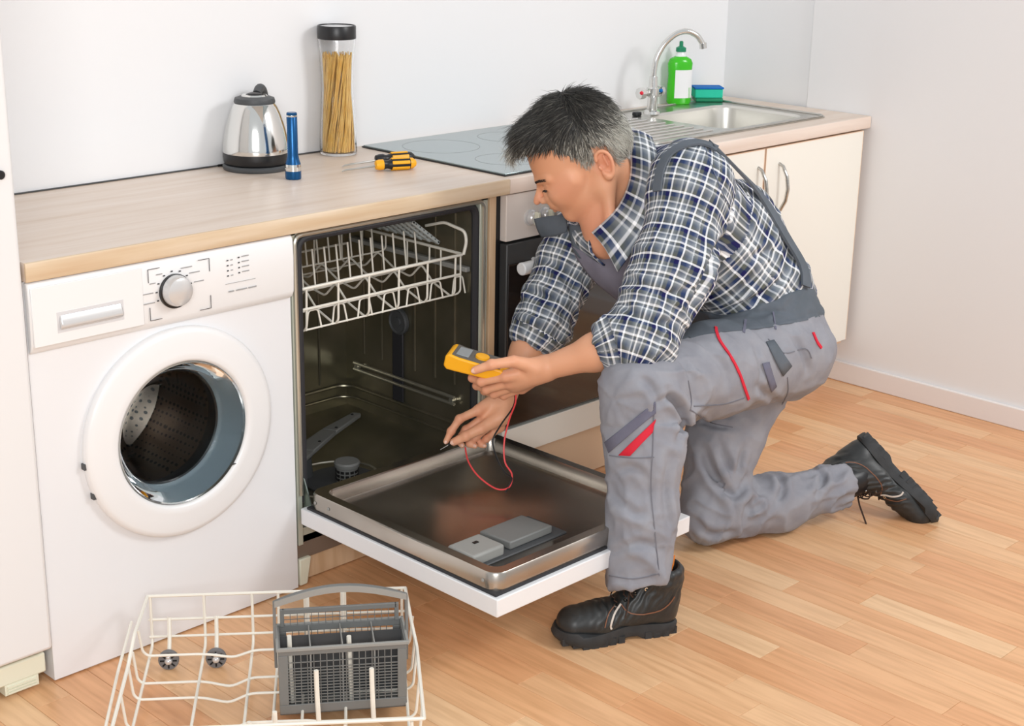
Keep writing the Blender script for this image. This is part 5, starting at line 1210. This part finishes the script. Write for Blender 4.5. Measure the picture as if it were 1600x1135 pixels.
# rear boot, resting on its toe
Xr = (RX*.640-UX*.700-FX*.05).normalized(); Zr = -(RX*.76+UX*.64); Zr = (Zr-Xr*Zr.dot(Xr)).normalized(); Yr = Zr.cross(Xr)
hb1 = P(1366, 690, 3.835)
# drop it so that the toe just touches the floor
low = min((hb1+Xr*x+Zr*z).z for x, z in ((.25, .03), (.235, .055), (.24, .01), (.22, .07)))
up2, L2 = boot(hb1, Xr, Yr, Zr)
print('rear boot low', low)
MB().tube([P(1340, 775, 3.83), P(1343, 790, 3.81), P(1352, 815, 3.79), P(1358, 836, 3.775)], [.0022]*3+[.0028], 6).build('lace_end', LACE, pm)
# sock between hem and boot
MB().tube([aR-dh*.03, P(1335, 750, 3.825), P(1350, 735, 3.83)], [.040, .042, .040], 20).build('sock', BLACKP, pm)
# ================================================================== MULTIMETER, PROBES, LEADS
mo = P(742, 566, 3.268); mx_ = (P(776, 578, 3.262)-P(700, 556, 3.275)).normalized(); mz = (UX*.93-FX*.36).normalized(); mz = (mz-mx_*mz.dot(mx_)).normalized(); my = mz.cross(mx_)
mt = thing('multimeter', mo, 'yellow digital multimeter held in the repairman\'s near hand', 'multimeter')
def ms(a, b): return MB().obox(mo, mx_, my, mz, a, b)
q = MB(); pr_ = [(-.060, -.014), (-.060, .010), (-.052, .016), (-.030, .013), (.066, .012), (.072, .006), (.072, -.010), (.060, -.016), (-.040, -.020), (-.052, -.020)]
q.prism([mo+mx_*x+mz*z-my*.034 for x, z in pr_], my*.068); q.build('case', YELLOW, mt, bevel=.004, seg=3)
q = MB(); q.prism([mo+mx_*x+mz*z-my*.030 for x, z in [(-.047, .0145), (-.030, .0128), (.060, .0118), (.060, .0138), (-.030, .0150), (-.047, .0172)]], my*.060); q.build('face_plate', mat('meter_face', (96, 92, 86), .4), mt, bevel=.001)
ms((-.040, -.022, .0148), (-.012, .022, .0165)).build('display', SCREEN, mt, bevel=.0006)
MB().lathe([(.016, .013), (.015, .019), (.006, .020), (0, .020)], mo+mx_*.014, mz, 24).build('selector_dial', YELLOW, mt)
ms((.040, -.012, .0125), (.052, .012, .016)).build('socket_block', BLACKP, mt, bevel=.001)
def lead(pts, m, label, r=.0019):
    p3 = [Vector(p_) for p_ in dens([tuple(P(*q_)) for q_ in pts], 6)]
    p3 = [Vector((p_.x, p_.y, max(p_.z, .2085+r))) if (p_.y < -.03) else p_ for p_ in p3]
    return MB().tube(p3, r, 7).build('test_lead', m, label=label, category='cable', group='test leads of the multimeter')
lead([(776, 574, 3.262), (800, 590, 3.30), (806, 625, 3.32), (796, 655, 3.34), (788, 690, 3.35), (789, 722, 3.345), (800, 742, 3.335), (795, 762, 3.32), (775, 764, 3.32), (748, 745, 3.34), (732, 722, 3.37), (727, 700, 3.41)], REDW, 'red test lead looping from the multimeter over the open dishwasher door')
lead([(776, 577, 3.27), (798, 595, 3.31), (804, 630, 3.34), (782, 665, 3.37), (770, 690, 3.375), (778, 720, 3.36), (790, 740, 3.345), (800, 748, 3.33), (790, 770, 3.315)], BLACKP, 'black test lead hanging beside the red one over the door')
pb = thing('test_probe', P(715, 690, 3.42), 'black test probe pinched in the far hand inside the dishwasher', 'probe')
MB().tube([P(745, 672, 3.44), P(712, 688, 3.42), P(700, 696, 3.415)], [.004, .0045, .003], 10).build('grip', BLACKP, pb)
MB().tube([P(700, 696, 3.415), P(688, 703, 3.41)], [.0012, .0006], 8).build('needle', STEEL, pb)

seam([(1078, 528), (1110, 520), (1190, 512), (1262, 498)], .007, DARKC, 'waist_seam')
